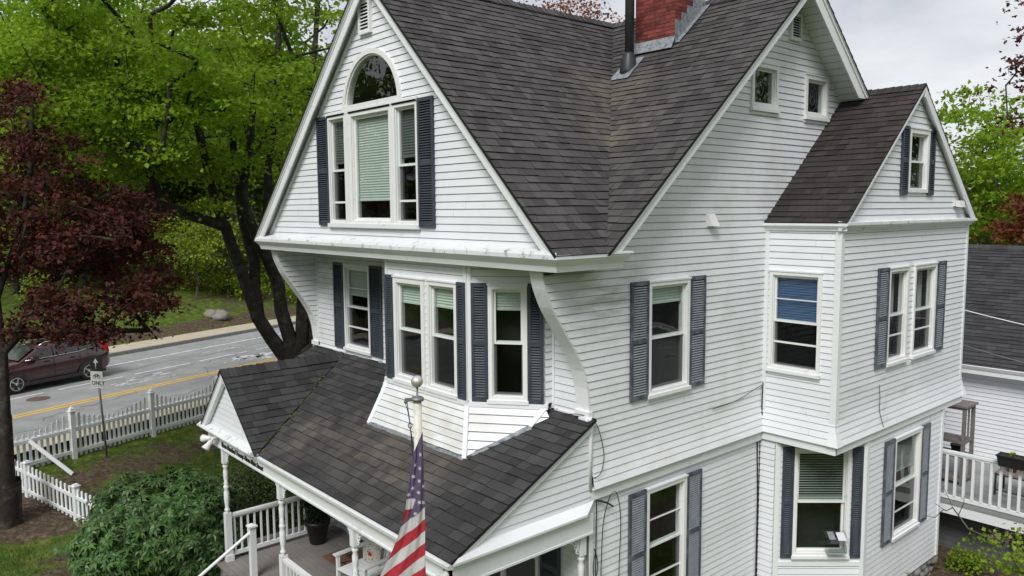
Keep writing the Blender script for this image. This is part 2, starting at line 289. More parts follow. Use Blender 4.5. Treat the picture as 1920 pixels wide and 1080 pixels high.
# ---------------------------------------------------------------- siding: real lapped boards
def siding(mb, F, z0, z1, lo, hi, expo=.110, holes=(), coff=None, m='siding', lap=.014, cuts=(), anchor=None):
    A = z0 if anchor is None else anchor
    lv = {round(z0, 4), round(z1, 4)}
    k = math.floor((z0-A)/expo)
    while A+k*expo < z1+expo:
        for q in (A+k*expo, A+(k+1)*expo-.011):
            if z0 < q < z1: lv.add(round(q, 4))
        k += 1
    for h in holes:
        for q in h[0:2]:
            if z0 < q < z1: lv.add(round(q, 4))
        if len(h) > 4:
            for i in range(12):
                q = h[0]+(h[1]-h[0])*i/12
                if z0 < q < z1: lv.add(round(q, 4))
    for q in cuts:
        if z0 < q < z1: lv.add(round(q, 4))
    lv = sorted(lv); cf_ = coff or (lambda z: 0.); jr = random.Random(int(z0*97+z1*31))
    for b0, b1 in zip(lv, lv[1:]):
        if b1-b0 < 1e-4: continue
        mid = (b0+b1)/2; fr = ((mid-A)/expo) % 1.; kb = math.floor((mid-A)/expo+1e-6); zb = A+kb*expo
        seam_shade = (mid-zb) > expo-.0111  # top strip of the board, coloured as shade below the next lap
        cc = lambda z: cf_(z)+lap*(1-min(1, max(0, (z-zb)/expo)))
        segs = [(lo(b0), hi(b0), lo(b1), hi(b1))]
        for h in holes:
            if h[0]-1e-4 < mid < h[1]+1e-4:
                if len(h) > 4: f0, f1 = h[4](b0), h[4](b1); ha0, hb0, ha1, hb1 = h[2]-f0, h[2]+f0, h[2]-f1, h[2]+f1
                else: ha0 = ha1 = h[2]; hb0 = hb1 = h[3]
                ns = []
                for s in segs:
                    if hb0 <= s[0] and hb1 <= s[2] or ha0 >= s[1] and ha1 >= s[3]: ns.append(s); continue
                    ns.append((s[0], min(ha0, s[1]), s[2], min(ha1, s[3]))); ns.append((max(hb0, s[0]), s[1], max(hb1, s[2]), s[3]))
                segs = ns
        for s in segs:
            if s[1]-s[0] < .002 and s[3]-s[2] < .002: continue
            c0 = cc(b0+1e-6); c1 = cc(b1-1e-6)
            s = (s[0], max(s[0], s[1]), s[2], max(s[2], s[3]))
            if seam_shade: c0 -= .0; 
            mb.face([F(s[0], b0, c0), F(s[1], b0, c0), F(s[3], b1, c1), F(s[2], b1, c1)], 'seam_shade' if seam_shade else m)
            if not seam_shade and s[1]-s[0] > 1.2 and abs(b0-zb) < 1e-3 and jr.random() < .28:
                xj = max(s[0], s[2])+.1+jr.random()*(min(s[1], s[3])-max(s[0], s[2])-.2); mb.face([F(xj, b0, c0+.0012), F(xj+.005, b0, c0+.0012), F(xj+.005, b1, c1+.0012), F(xj, b1, c1+.0012)], 'joint')
            if abs(b0-zb) < 1e-3:
                mb.face([F(s[0], b0, cf_(b0)-.002), F(s[1], b0, cf_(b0)-.002), F(s[1], b0, c0), F(s[0], b0, c0)], m)
# ---------------------------------------------------------------- shingles
def clip(poly, a, b, c):      # keep a*x+b*y<=c
    o = []; n = len(poly)
    for i in range(n):
        p, q = poly[i], poly[(i+1) % n]; dp = a*p[0]+b*p[1]-c; dq = a*q[0]+b*q[1]-c
        if dp <= 0: o.append(p)
        if dp*dq < 0: t = dp/(dp-dq); o.append((p[0]+(q[0]-p[0])*t, p[1]+(q[1]-p[1])*t))
    return o
def shingles(mb, poly3, eave_dir, m, expo=.150, tab=.20, seed=1, thick=.0145, base_t=.035, edge='shadow_edge', under='trim'):
    rnd = random.Random(seed); P = [Vector(p) for p in poly3]; u = Vector(eave_dir).normalized()
    nrm = (P[1]-P[0]).cross(P[2]-P[0]).normalized()
    if nrm.z < 0: nrm = -nrm
    v = nrm.cross(u).normalized()
    if v.z < 0: v = -v
    o = P[0]; poly = [((p-o).dot(u), (p-o).dot(v)) for p in P]
    ar = sum(poly[i][0]*poly[(i+1) % len(poly)][1]-poly[(i+1) % len(poly)][0]*poly[i][1] for i in range(len(poly)))
    if ar < 0: poly = poly[::-1]; P = P[::-1]
    # base slab
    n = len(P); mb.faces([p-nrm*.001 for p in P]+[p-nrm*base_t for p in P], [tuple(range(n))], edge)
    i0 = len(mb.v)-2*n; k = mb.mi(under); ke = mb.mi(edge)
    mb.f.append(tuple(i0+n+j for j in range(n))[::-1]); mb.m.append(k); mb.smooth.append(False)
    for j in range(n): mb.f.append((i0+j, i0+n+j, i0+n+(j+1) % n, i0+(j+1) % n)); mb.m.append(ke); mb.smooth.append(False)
    vmin = min(p[1] for p in poly); vmax = max(p[1] for p in poly); umin = min(p[0] for p in poly); umax = max(p[0] for p in poly)
    r = 0; vv = vmin-.02
    area = sum(poly[i][0]*poly[(i+1) % n][1]-poly[(i+1) % n][0]*poly[i][1] for i in range(n))
    while vv < vmax:
        off = (r*.37 % 1)*tab+rnd.uniform(-.02, .02); uu = umin-tab+off-.2
        while uu < umax:
            w_ = tab*rnd.choice((.62, .85, 1., 1.1, 1.3)); jl = rnd.uniform(-.006, .006)+.008*math.sin(uu*1.7+r*2.1)
            q = poly
            for (a, b, c) in ((-1, 0, -(uu+.0015)), (1, 0, uu+w_-.0015), (0, -1, -(vv+jl)), (0, 1, vv+expo+.004)):
                q = clip(q, a, b, c)
                if len(q) < 3: break
            if len(q) >= 3:
                th = thick*rnd.uniform(.65, 1.35)
                P3 = [o+u*a+v*b for a, b in q]; hs = [.001+th*max(0, 1-(b-vv-jl)/expo) for a, b in q]
                k_ = len(q); mb.faces([p+nrm*h for p, h in zip(P3, hs)]+[p-nrm*.002 for p in P3], [tuple(range(k_))], m)
                i1 = len(mb.v)-2*k_
                for j in range(k_):
                    if hs[j]+hs[(j+1) % k_] > .009:
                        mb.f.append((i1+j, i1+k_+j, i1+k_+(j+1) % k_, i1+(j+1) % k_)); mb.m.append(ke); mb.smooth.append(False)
            uu += w_
        vv += expo; r += 1
def ridge_caps(mb, p, q, m, w_=.16, seed=1, sl=.9):
    """bent cap shingles along a ridge"""
    p, q = Vector(p), Vector(q); d = (q-p); l = d.length; d.normalize(); s_ = d.cross(Z).normalized(); rnd = random.Random(seed); t = 0
    while t < l:
        e = min(l, t+.17); h = .035+rnd.uniform(-.003, .005); a = p+d*t; b = p+d*e
        dn = Z*(-w_*sl)
        mb.faces([a+s_*w_+dn+Z*h, a+Z*h, a-s_*w_+dn+Z*h, b+s_*w_+dn+Z*(h-.014), b+Z*(h-.014), b-s_*w_+dn+Z*(h-.014)], [(0, 3, 4, 1), (1, 4, 5, 2)], m)
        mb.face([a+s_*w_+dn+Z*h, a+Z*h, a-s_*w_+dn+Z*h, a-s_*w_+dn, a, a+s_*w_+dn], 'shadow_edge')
        t += .14
# ================================================================ HOUSE
XL, YG, YB1, YB2, BX = -8.373, -.928, 4.435, 9.87, 1.353
ZS, ZSOF, ZE = 3.68, 6.83, 7.02        # second-floor skirt, soffit, main eave
AX, AZ, AY = -4.007, 11.496, 4.922     # ridges
house = root('house', (-4, 4, 0), 'white clapboard house with steep shingled gables, curved eave brackets and a front porch', 'house')
FF = Fr((0, 0, 0), X); FG = Fr((0, YG, 0), X); FA = Fr((0, -.871, 0), X); FS = Fr((0, 0, 0), Y); FBX = Fr((BX, 0, 0), Y); FBY = Fr((0, YB1, 0), X)
FB = Fr((-1.659, -.871, 0), (.91, .70, 0)); FBL = Fr((-4.805, -.171, 0), (.91, -.70, 0))
FC = Fr((.288, YB1, 0), (1.065, 1.185, 0)); LC = 1.593
OPEN = {}
def window(F, a0, a1, b0, b1, style='double', blind=0., shut=(), casing=.06, sashw=.032, sill=True, blindmat='blind', slats=False, lower_screen=True, stormbar=False, upbar=False, weather=False, label=None, curtain=False, meet=.5, leaded=False, depth=.45):
    """outer edge of the casing a0..a1, b0..b1; the wall is cut at the casing's inner edge"""
    mb = MB(); c1 = .045; ia0, ia1, ib0, ib1 = a0+casing, a1-casing, b0+casing*.8, b1-casing
    for (p, q, r, s) in ((a0, ia0, b0, b1), (ia1, a1, b0, b1), (ia0, ia1, ib1, b1), (ia0, ia1, b0, ib0)): mb.box(F, p, q, r, s, -.05, c1, 'vinyl')
    # stepped inner jamb
    j = .014
    for (p, q, r, s) in ((ia0, ia0+j, ib0, ib1), (ia1-j, ia1, ib0, ib1), (ia0+j, ia1-j, ib1-j, ib1), (ia0+j, ia1-j, ib0, ib0+j)): mb.box(F, p, q, r, s, -.12, .018, 'vinyl')
    mb.box(F, a0-.012, a1+.012, b1, b1+.025, -.01, c1+.015, 'trim')
    if sill: mb.box(F, a0-.02, a1+.02, b0-.055, b0, -.01, c1+.03, 'trim'); mb.box(F, a0, a1, b0-.11, b0-.056, -.01, c1-.015, 'trim')
    # room
    q0, q1, r0, r1 = ia0, ia1, ib0, ib1; D = -depth
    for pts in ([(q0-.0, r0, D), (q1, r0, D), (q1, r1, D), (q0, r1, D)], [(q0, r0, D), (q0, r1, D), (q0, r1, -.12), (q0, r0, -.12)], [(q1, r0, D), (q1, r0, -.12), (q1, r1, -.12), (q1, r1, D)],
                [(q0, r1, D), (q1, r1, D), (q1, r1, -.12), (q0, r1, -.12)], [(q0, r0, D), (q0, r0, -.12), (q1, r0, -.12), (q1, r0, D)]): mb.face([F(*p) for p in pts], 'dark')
    wo = mb.build('window', house, F((a0+a1)/2, b0, 0))
    if label: wo['label'] = label
    g0, g1, h0, h1 = ia0+j, ia1-j, ib0+j, ib1-j
    def pane(p, q, r, s, c, m='glass'):
        g = MB(); g.face([F(p, r, c), F(q, r, c), F(q, s, c), F(p, s, c)], m); g.build('pane', wo, F((p+q)/2, (r+s)/2, c))
    def sash(p, q, r, s, c, ww=sashw):
        g = MB()
        for (p_, q_, r_, s_) in ((p, p+ww, r, s), (q-ww, q, r, s), (p+ww, q-ww, s-ww, s), (p+ww, q-ww, r, r+ww)): g.box(F, p_, q_, r_, s_, c-.02, c+.018, 'vinyl')
        g.build('sash', wo, F((p+q)/2, (r+s)/2, c))
    if style == 'double':
        mz = h0+(h1-h0)*meet
        sash(g0, g1, mz-.02, h1, -.035); pane(g0+sashw, g1-sashw, mz-.02+sashw, h1-sashw, -.035)
        sash(g0, g1, h0, mz+.025, -.075); pane(g0+sashw, g1-sashw, h0+sashw, mz+.025-sashw, -.075)
        if lower_screen: pane(g0+.01, g1-.01, h0+.01, mz, -.03, 'screen')
        if stormbar: g = MB(); g.box(F, g0, g1, h0+(mz-h0)*stormbar, h0+(mz-h0)*stormbar+.035, -.05, -.028, 'vinyl'); g.build('storm_bar', wo, F(g0, h0, 0))
        if stormbar and upbar: g = MB(); g.box(F, g0, g1, mz+(h1-mz)*.48, mz+(h1-mz)*.48+.016, -.03, -.012, 'vinyl'); g.build('storm_bar', wo, F(g0, h0, 0))
    else:
        sash(g0, g1, h0, h1, -.035); pane(g0+sashw, g1-sashw, h0+sashw, h1-sashw, -.035)
    if blind:
        g = MB(); zb = h1-(h1-h0)*blind; c = -.085
        if slats:
            z = h1
            while z > zb: g.box(F, g0, g1, z-.006, z, c-.02, c+.025, blindmat); z -= .045
            g.box(F, g0, g1, zb-.03, zb, c-.02, c+.02, blindmat)
        else:
            n = int((h1-zb)/.045)+1
            for i in range(n):
                z1 = h1-i*(h1-zb)/n; z0 = h1-(i+1)*(h1-zb)/n
                g.face([F(g0, z0, c+.006), F(g1, z0, c+.006), F(g1, (z0+z1)/2, c-.006), F(g0, (z0+z1)/2, c-.006)], blindmat); g.face([F(g0, (z0+z1)/2, c-.006), F(g1, (z0+z1)/2, c-.006), F(g1, z1, c+.006), F(g0, z1, c+.006)], blindmat)
            g.box(F, g0, g1, zb-.025, zb, c-.01, c+.012, blindmat)
        g.build('blind', wo, F((g0+g1)/2, h1, c))
    if curtain:
        g = MB(); c = -.22
        for (p, q) in ((g0, g0+(g1-g0)*.2), (g1-(g1-g0)*.2, g1)):
            n = 8
            for i in range(n):
                x0 = p+(q-p)*i/n; x1 = p+(q-p)*(i+1)/n; e = .025*(i % 2); f = .025*((i+1) % 2)
                g.face([F(x0, h0, c+e), F(x1, h0, c+f), F(x1, h1, c+f), F(x0, h1, c+e)], 'curtain')
        g.build('curtain', wo, F((g0+g1)/2, h1, c))
    if leaded:
        g = MB(); cx, cz = (g0+g1)/2, (h0+h1)/2; rx, rz = (g1-g0)/2-.06, (h1-h0)/2-.06; rr = .0035
        for k in (1, .6): g.tube([F(cx+rx*k*math.cos(t)*(.6 if k == 1 else .5), cz+rz*k*math.sin(t), -.06) for t in [i*math.pi/10 for i in range(21)]], rr, 'lead', 5)
        g.tube([F(cx-.09, cz-.05, -.06), F(cx, cz-.14, -.06), F(cx+.09, cz-.05, -.06), F(cx, cz+.04, -.06), F(cx-.09, cz-.05, -.06)], .004, 'lead', 5)
        for sgn in (-1, 1): g.tube([F(cx+sgn*(rx*.95-.08*math.sin(t*3)), cz-rz+2*rz*t/3.1, -.06) for t in [i*.31 for i in range(11)]], rr, 'lead', 5)
        g.build('leaded_pattern', wo, F(cx, cz, -.06))
    OPEN.setdefault(id(F), []).append((ib0, ib1, ia0, ia1))
    for (s0, s1) in shut: shutter(F, s0, s1, b0-.04+.0, b1+.03, weather)
    return wo
def shutter(F, a0, a1, b0, b1, weather=False):
    mb = MB(); m = 'shutter_w' if weather else 'shutter'; sm_ = 'slat_w' if weather else 'shutter'; fw = .045; c0, c1 = .016, .05
    mb.box(F, a0, a1, b0, b1, c0, c0+.006, 'slatback')
    mid = b0+(b1-b0)*.5
    for (p, q, r, s) in ((a0, a0+fw, b0, b1), (a1-fw, a1, b0, b1), (a0+fw, a1-fw, b0, b0+.075), (a0+fw, a1-fw, b1-.06, b1), (a0+fw, a1-fw, mid-.04, mid+.04)): mb.box(F, p, q, r, s, c0+.007, c1, m)
    for (r, s) in ((b0+.075, mid-.04), (mid+.04, b1-.06)):
        n = max(4, int((s-r)/.037)); h = (s-r)/n
        for i in range(n):
            z = r+i*h; mb.faces([F(a0+fw, z, c1-.004), F(a1-fw, z, c1-.004), F(a1-fw, z+h*.55, c0+.012), F(a0+fw, z+h*.55, c0+.012), F(a0+fw, z-.004, c1-.012), F(a1-fw, z-.004, c1-.012)], [(0, 1, 2, 3), (4, 5, 1, 0)], sm_)
    mb.build('shutter', house, F((a0+a1)/2, b0, 0))
# ---- windows (opening data feeds the siding below)
WZ0, WZ1 = 4.83, 6.53
# front gable group: one frame, four lights
window(FG, -5.62, -4.98, 7.40, 9.30, blind=.42, shut=((-6.05, -5.635),), casing=.05, sashw=.028, sill=False, blindmat='blind_dim', stormbar=.34, curtain=False, label='tall narrow double-hung window left of the large fixed pane')
window(FG, -4.83, -3.50, 7.40, 9.30, style='fixed', blind=.80, casing=.06, sill=False, sashw=.04, label='large fixed window with a pale pleated blind drawn most of the way down')
window(FG, -3.43, -2.75, 7.40, 9.30, blind=.42, shut=((-2.735, -2.33),), casing=.05, sashw=.028, sill=False, blindmat='blind_dim', stormbar=.34, label='tall narrow double-hung window right of the large fixed pane')
mbx = MB()
for p, q in ((-5.0, -4.83), (-3.50, -3.43)): mbx.box(FG, p, q, 7.40, 9.30, -.03, .055, 'vinyl')
mbx.box(FG, -5.66, -2.73, 7.33, 7.40, -.01, .075, 'trim'); mbx.box(FG, -5.66, -2.73, 9.30, 9.36, -.01, .06, 'trim'); mbx.build('window_surround', house, FG(-4.2, 7.4, 0))
# arch window
ACX, AR, AB = -4.12, .93, 9.36
mb = MB(); n = 28
for i in range(n):
    t0, t1 = math.pi*i/n, math.pi*(i+1)/n
    for r0, r1, c0, c1 in ((AR-.085, AR, -.05, .05), (AR-.115, AR-.085, -.09, .02)):
        P = [FG(ACX+r*math.cos(t), AB+r*math.sin(t), c) for c in (c0, c1) for t in (t0, t1) for r in (r0, r1)]
        mb.faces(P, [(0, 1, 3, 2), (4, 6, 7, 5), (1, 5, 7, 3), (0, 2, 6, 4)], 'vinyl')
mb.box(FG, ACX-AR, ACX+AR, AB, AB+.075, -.05, .052, 'vinyl')
pts = [FG(ACX+(AR-.02)*math.cos(math.pi*i/n), AB+(AR-.02)*math.sin(math.pi*i/n), -.8) for i in range(n+1)]; mb.face(pts, 'dark')
for i in range(n): mb.face([pts[i], pts[i+1], FG(ACX+(AR-.02)*math.cos(math.pi*(i+1)/n), AB+(AR-.02)*math.sin(math.pi*(i+1)/n), -.09), FG(ACX+(AR-.02)*math.cos(math.pi*i/n), AB+(AR-.02)*math.sin(math.pi*i/n), -.09)], 'dark')
wo = mb.build('window', house, FG(ACX, AB, 0)); wo['label'] = 'half-round arched window above the large fixed pane'
mb = MB(); mb.face([FG(ACX+(AR-.1)*math.cos(math.pi*i/n), AB+.02+(AR-.1)*math.sin(math.pi*i/n), -.03) for i in range(n+1)], 'glass'); mb.build('pane', wo, FG(ACX, AB, 0))
OPEN[id(FG)].append((AB+.03, AB+AR-.04, ACX, ACX, lambda z: math.sqrt(max(0, (AR-.03)**2-(z-AB)**2))))
# attic pair and dormer
window(FS, 3.84, 4.66, 9.30, 10.04, style='fixed', casing=.07, leaded=True, label='small square leaded attic window on the left')
window(FS, 5.58, 6.40, 9.27, 10.01, style='fixed', casing=.07, leaded=True, label='small square attic window on the right')
window(FBX, 6.78, 7.66, 7.88, 9.02, casing=.08, shut=((6.50, 6.77), (7.67, 7.92)), blind=.0, lower_screen=True, sill=False)
# second floor
window(FF, -6.90, -5.88, WZ0, WZ1, upbar=True, shut=((-7.33, -6.93), (-5.87, -5.45)), blind=.34, stormbar=.45)
window(FA, -3.63, -2.74, WZ0, WZ1, shut=((-3.86, -3.645),), blind=.2, casing=.085)
window(FA, -2.66, -1.885, WZ0, WZ1, shut=((-1.875, -1.68),), blind=.2, casing=.065)
window(FB, .315, .90, WZ0, WZ1, shut=((.06, .305), (.91, 1.14)), blind=.18, casing=.06)
window(FBL, .25, .85, WZ0, WZ1, shut=((.03, .24), (.86, 1.09)), blind=.18, casing=.06)
window(FS, 1.225, 2.225, WZ0, WZ1, shut=((.82, 1.22), (2.235, 2.635)), blind=.16, weather=True)
window(FBY, .12, 1.07, WZ0, WZ1, stormbar=.5, upbar=True, blind=.47, blindmat='sky_reflection')  # blue blind added to paint the sky's reflection in the upper sash
window(FBX, 6.19, 7.02, WZ0, WZ1, shut=((5.77, 6.18),), stormbar=.5, weather=True, curtain=True)
window(FBX, 7.27, 8.28, WZ0, WZ1, shut=((8.32, 8.73),), stormbar=.5, weather=True, curtain=True)
# first floor
FS1 = Fr((-.03, 0, 0), Y)
window(FS1, 1.26, 2.26, 1.42, 3.33, upbar=True, shut=((.85, 1.245), (2.27, 2.66)), stormbar=.42, weather=True, blind=.0)
window(FC, .335, 1.325, 1.44, 3.40, shut=((.13, .325), (1.36, 1.54)), blind=.46, slats=True, blindmat='blind_slat', lower_screen=False)
window(FBX, 6.73, 7.92, 1.42, 3.33, shut=((6.32, 6.72), (7.93, 8.32)), stormbar=.4, weather=True, blind=.35, slats=True, blindmat='blind_slat')
window(FF, -1.95, -1.05, 1.42, 3.05, shut=((-2.37, -1.96), (-1.0, -.58)), stormbar=.4)
# ---- walls
curve = [(4.78, -.0), (4.85, -.01), (5.12, -.04), (5.39, -.12), (5.66, -.27), (5.97, -.49), (6.3, -.72), (6.58, -.85), (6.83, -.912)]
def cy(z):
    if z <= 4.78: return 0.
    for (z0, y0), (z1, y1) in zip(curve, curve[1:]):
        if z <= z1: return y0+(y1-y0)*(z-z0)/(z1-z0)
    return curve[-1][1]
flare = lambda z: .085*max(0, (4.2-z)/.52)**1.5
def whi(z):
    if z < 7.346: return YB1
    a = 4.355+(z-7.346)/.875
    return a if z < 9.62 else AY+(AZ-.04-z)/.871
def wlo(z):
    if z < ZSOF: return cy(z)+.004
    if z < 7.06: return .12
    return AY-(AZ-.06-z)/.871
mb = MB()
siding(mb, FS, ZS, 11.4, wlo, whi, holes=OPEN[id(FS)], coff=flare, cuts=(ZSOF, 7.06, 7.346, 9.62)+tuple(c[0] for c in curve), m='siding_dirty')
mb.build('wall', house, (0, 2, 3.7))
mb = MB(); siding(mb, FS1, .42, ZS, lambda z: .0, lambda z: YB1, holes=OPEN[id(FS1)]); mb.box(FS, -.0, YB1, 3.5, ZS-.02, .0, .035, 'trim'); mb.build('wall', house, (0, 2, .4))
# skirt underside
mb = MB(); mb.box(FS, 0, YB1, ZS-.02, ZS-.001, -.1, .08, 'trim'); mb.build('skirt_board', house, (0, 2, ZS))
# front gable wall
gl = lambda z: -8.45+(z-7.1)/.955+.05; gh = lambda z: .26-(z-7.1)/.995-.05
mb = MB(); siding(mb, FG, 7.09, 11.25, gl, gh, expo=.110, holes=OPEN[id(FG)], cuts=(AB+.03,)); mb.build('wall', house, (-4, YG, 7.1))
# second floor front wall and bay
mb = MB(); siding(mb, FF, 4.55, ZSOF, lambda z: XL+.25, lambda z: -4.6, holes=OPEN[id(FF)][:1], m='siding_dirty'); mb.build('wall', house, (-6, 0, 4.6))
mb = MB(); siding(mb, FF, 4.55, ZSOF, lambda z: -.75, lambda z: -.0-.0 if z < 4.85 else -.02, m='siding_dirty'); mb.build('wall', house, (-.4, 0, 4.6))
# plain core behind so no light leaks
mb = MB()
mb.face([(XL+.02, .02, 0), (-.02, .02, 0), (-.02, .02, 4.6), (XL+.02, .02, 4.6)], 'room')
mb.face([(XL+.03, .01, 0), (XL+.03, 10, 0), (XL+.03, 10, 7.0), (XL+.03, .01, 7.0)], 'siding'); mb.face([(XL+.03, 10, 0), (0, 10, 0), (0, 10, 7.), (XL+.03, 10, 7.)], 'siding')
mb.build('rear_wall', house, (-4, 4, 0))
mb = MB()
skA = [(-3.895, 4.79), (-1.659, 4.79)]
siding(mb, FA, 4.79, ZSOF, lambda z: -3.895, lambda z: -1.659, holes=OPEN[id(FA)])
siding(mb, FB, 4.79, ZSOF, lambda z: .0, lambda z: 1.148, holes=OPEN[id(FB)])
siding(mb, FBL, 4.79, ZSOF, lambda z: .0, lambda z: 1.148, holes=OPEN[id(FBL)])
siding(mb, Fr((-.749, -.171, 0), Y), 4.79, ZSOF, lambda z: .0, lambda z: .171)
mb.build('bay_wall', house, (-2.8, -.8, 4.8))
def cboard(name, boxes):
    mb = MB()
    for b in boxes: mb.box(*b, 'trim')
    F = boxes[0][0]; mb.build(name, house, F(boxes[0][1], boxes[0][3], 0))
cboard('corner_board', [(FA, -3.895, -3.825, 4.79, ZSOF, -.01, .024), (FBL, 1.148-.06, 1.148, 4.79, ZSOF, -.01, .024)])
cboard('corner_board', [(FA, -1.729, -1.659, 4.79, ZSOF, -.01, .024), (FB, 0, .06, 4.79, ZSOF, -.01, .024)])
cboard('corner_board', [(FB, 1.088, 1.148, 4.79, ZSOF, -.01, .024)]); cboard('corner_board', [(FBL, 0, .06, 4.79, ZSOF, -.01, .024)]); cboard('corner_board', [(FF, -.76, -.70, 4.55, ZSOF, .0, .03)])
mb = MB(); mb.box(FA, -3.90, -1.62, 4.715, 4.79, -.03, .06, 'trim'); mb.box(FB, -.02, 1.2, 4.715, 4.79, -.03, .06, 'trim'); mb.box(FBL, -.05, 1.17, 4.715, 4.79, -.03, .06, 'trim')
mb.build('sill_course', house, (-2.8, -.8, 4.75))
# flared skirt of the bay down onto the porch roof
mb = MB()
def skirt(p0, p1, q0, q1, n=6):      # top edge p0-p1, bottom edge q0-q1
    p0, p1, q0, q1 = map(Vector, (p0, p1, q0, q1))
    for i in range(n):
        t0, t1 = i/n, (i+1)/n; a, b = p0.lerp(q0, t0), p1.lerp(q1, t0); c, d = p1.lerp(q1, t1), p0.lerp(q0, t1)
        nn = (b-a).cross(a-d).normalized(); nn = -nn if nn.dot(Vector((2.8, -8, 2)).normalized()) < 0 and abs(nn.y) > .2 else nn
        e = d.lerp(a, .07); f = c.lerp(b, .07)
        mb.face([a, b, c+nn*.016, d+nn*.016], 'siding_dirty'); mb.face([d, c, c+nn*.016, d+nn*.016], 'seam_shade')
        if i: s0 = a.lerp(d, .09); s1 = b.lerp(c, .09); mb.face([a+nn*.0025, b+nn*.0025, s1+nn*.0035, s0+nn*.0035], 'seam_shade')
zr_ = lambda y: 4.69+.514*y
A0, A1, B1_ = (-3.88, -.89, 4.73), (-1.65, -.90, 4.73), (-.72, -.19, 4.73)
qa, qb, qc = (-3.93, -1.24, zr_(-1.24)), (-1.30, -1.22, zr_(-1.22)), (-.62, -.28, zr_(-.28)+.02)
skirt(A0, A1, qa, qb, 7)
ub = Vector((.793, .609, 0)); nb = Vector((.609, -.793, .5)).normalized(); z = 4.73
def cor(z): t = (4.73-z)/(4.73-qb[2]); return Vector(A1).lerp(Vector(qb), t)
def smax(z):
    c = cor(z); yt = (z-.03-4.69)/.514; return max(0., min((yt-c.y)/ub.y, 1.17+.55*(4.73-z)))
while z > 4.06:
    z2 = max(4.055, z-.11)
    for (za, zb_, off0, off1, m_) in ((z, z-.012, .0, .002, 'seam_shade'), (z-.012, z2, .002, .016, 'siding_dirty')):
        a, b, c, d_ = cor(za), cor(za)+ub*smax(za), cor(zb_)+ub*smax(zb_), cor(zb_)
        mb.face([a+nb*off0, b+nb*off0, c+nb*off1, d_+nb*off1], m_)
    z = z2
B1_ = (-.72, -.19, 4.73); qc = tuple(cor(4.50)+ub*smax(4.50))
skirt((-4.82, -.19, 4.73), A0, (-4.95, -.28, zr_(-.28)), qa, 6)
for p, q in ((A0, qa), (A1, qb), (B1_, qc)): mb.bar(Vector(p)+V3(0, -.012, 0), Vector(q)+V3(0.0, -.02, 0), .075, .03, 'trim', up=V3(.3, -1, .4))
mb.build('bay_skirt', house, (-2.8, -1, 4.1))
mb = MB()
for p, q in ((qa, qb), (qb, qc)):
    p, q = Vector(p), Vector(q); d = (q-p).normalized(); o_ = d.cross(Z).normalized()
    rr = random.Random(3); n = 14
    for i in range(n):
        a, b = p.lerp(q, i/n), p.lerp(q, (i+1)/n); w0, w1 = [.06+.008*math.sin(k*1.9) for k in (i, i+1)]
        A_, B_ = a+o_*w0, b+o_*w1; A_.z = zr_(A_.y)+.024; B_.z = zr_(B_.y)+.024
        mb.face([a+Z*.03, A_, B_, b+Z*.03], 'lead')
mb.build('flashing', house, (-2.8, -1.2, 4.1))
# curved wings (a band of real width and the side cheek)
def wing(x0, x1, left):
    mb = MB(); zz = [4.78+i*(ZSOF-4.78)/24 for i in range(25)]
    # smooth profile
    prof = [(cy(z)*.5+cy(max(4.78, z-.06))*.25+cy(min(ZSOF, z+.06))*.25, z) for z in zz]
    for (ya, za), (yb, zb) in zip(prof, prof[1:]):
        mb.faces([(x0, ya-.015, za), (x1, ya-.015, za), (x1, yb-.015, zb), (x0, yb-.015, zb)], [(0, 1, 2, 3)], 'trim', True)
        for x in (x0, x1): mb.face([(x, ya-.015, za), (x, yb-.015, zb), (x, yb+.02, zb), (x, ya+.02, za)], 'trim')
    mb.box(FF, x0-.0, x1+.03, 4.70, 4.79, -.02, .06, 'trim')
    mb.build('curved_bracket', house, ((x0+x1)/2, -.4, 5.8))
    mb = MB(); F = Fr((x1 if left else x0, 0, 0), Y)
    siding(mb, F, 4.6, ZSOF, lambda z: cy(z)+.01, lambda z: .0, cuts=tuple(c[0] for c in curve), m='siding_dirty')
    if left: mb.box(F, -.03, .0, 4.6, ZSOF, 0, .03, 'trim')
    mb.build('wall', house, (x1 if left else x0, -.3, 4.7))
wing(-.25, .0, False); wing(XL, XL+.25, True)
mb = MB(); F = Fr((XL, 0, 0), -Y); siding(mb, F, .4, ZSOF, lambda z: -9.9, lambda z: -cy(z)-.0); mb.build('wall', house, (XL, 4, .4))
mb = MB(); mb.box(FF, XL, 0.0, 4.53, 4.71, -.0, .03, 'trim'); mb.build('band_board', house, (-4, 0, 4.6))
# front gable shelf, crown and soffit
mb = MB()
prof = [(.0, 7.14), (.20, 7.085), (.215, 7.055), (.215, 7.0), (.13, 6.905), (.11, ZSOF), (-.93, ZSOF), (-.93, 6.9)]
L0 = [FG(-8.485-max(c, 0), b, c) for c, b in prof]; L1 = [FG(.285+c if c > 0 else .2, b, c) for c, b in prof]
for i in range(len(prof)-1): mb.face([L0[i], L0[i+1], L1[i+1], L1[i]], 'trim_dirty' if i in (0, 1, 2) else 'trim')
mb.face(L0[:6], 'trim'); mb.build('cornice', house, (-4, YG, 6.9))
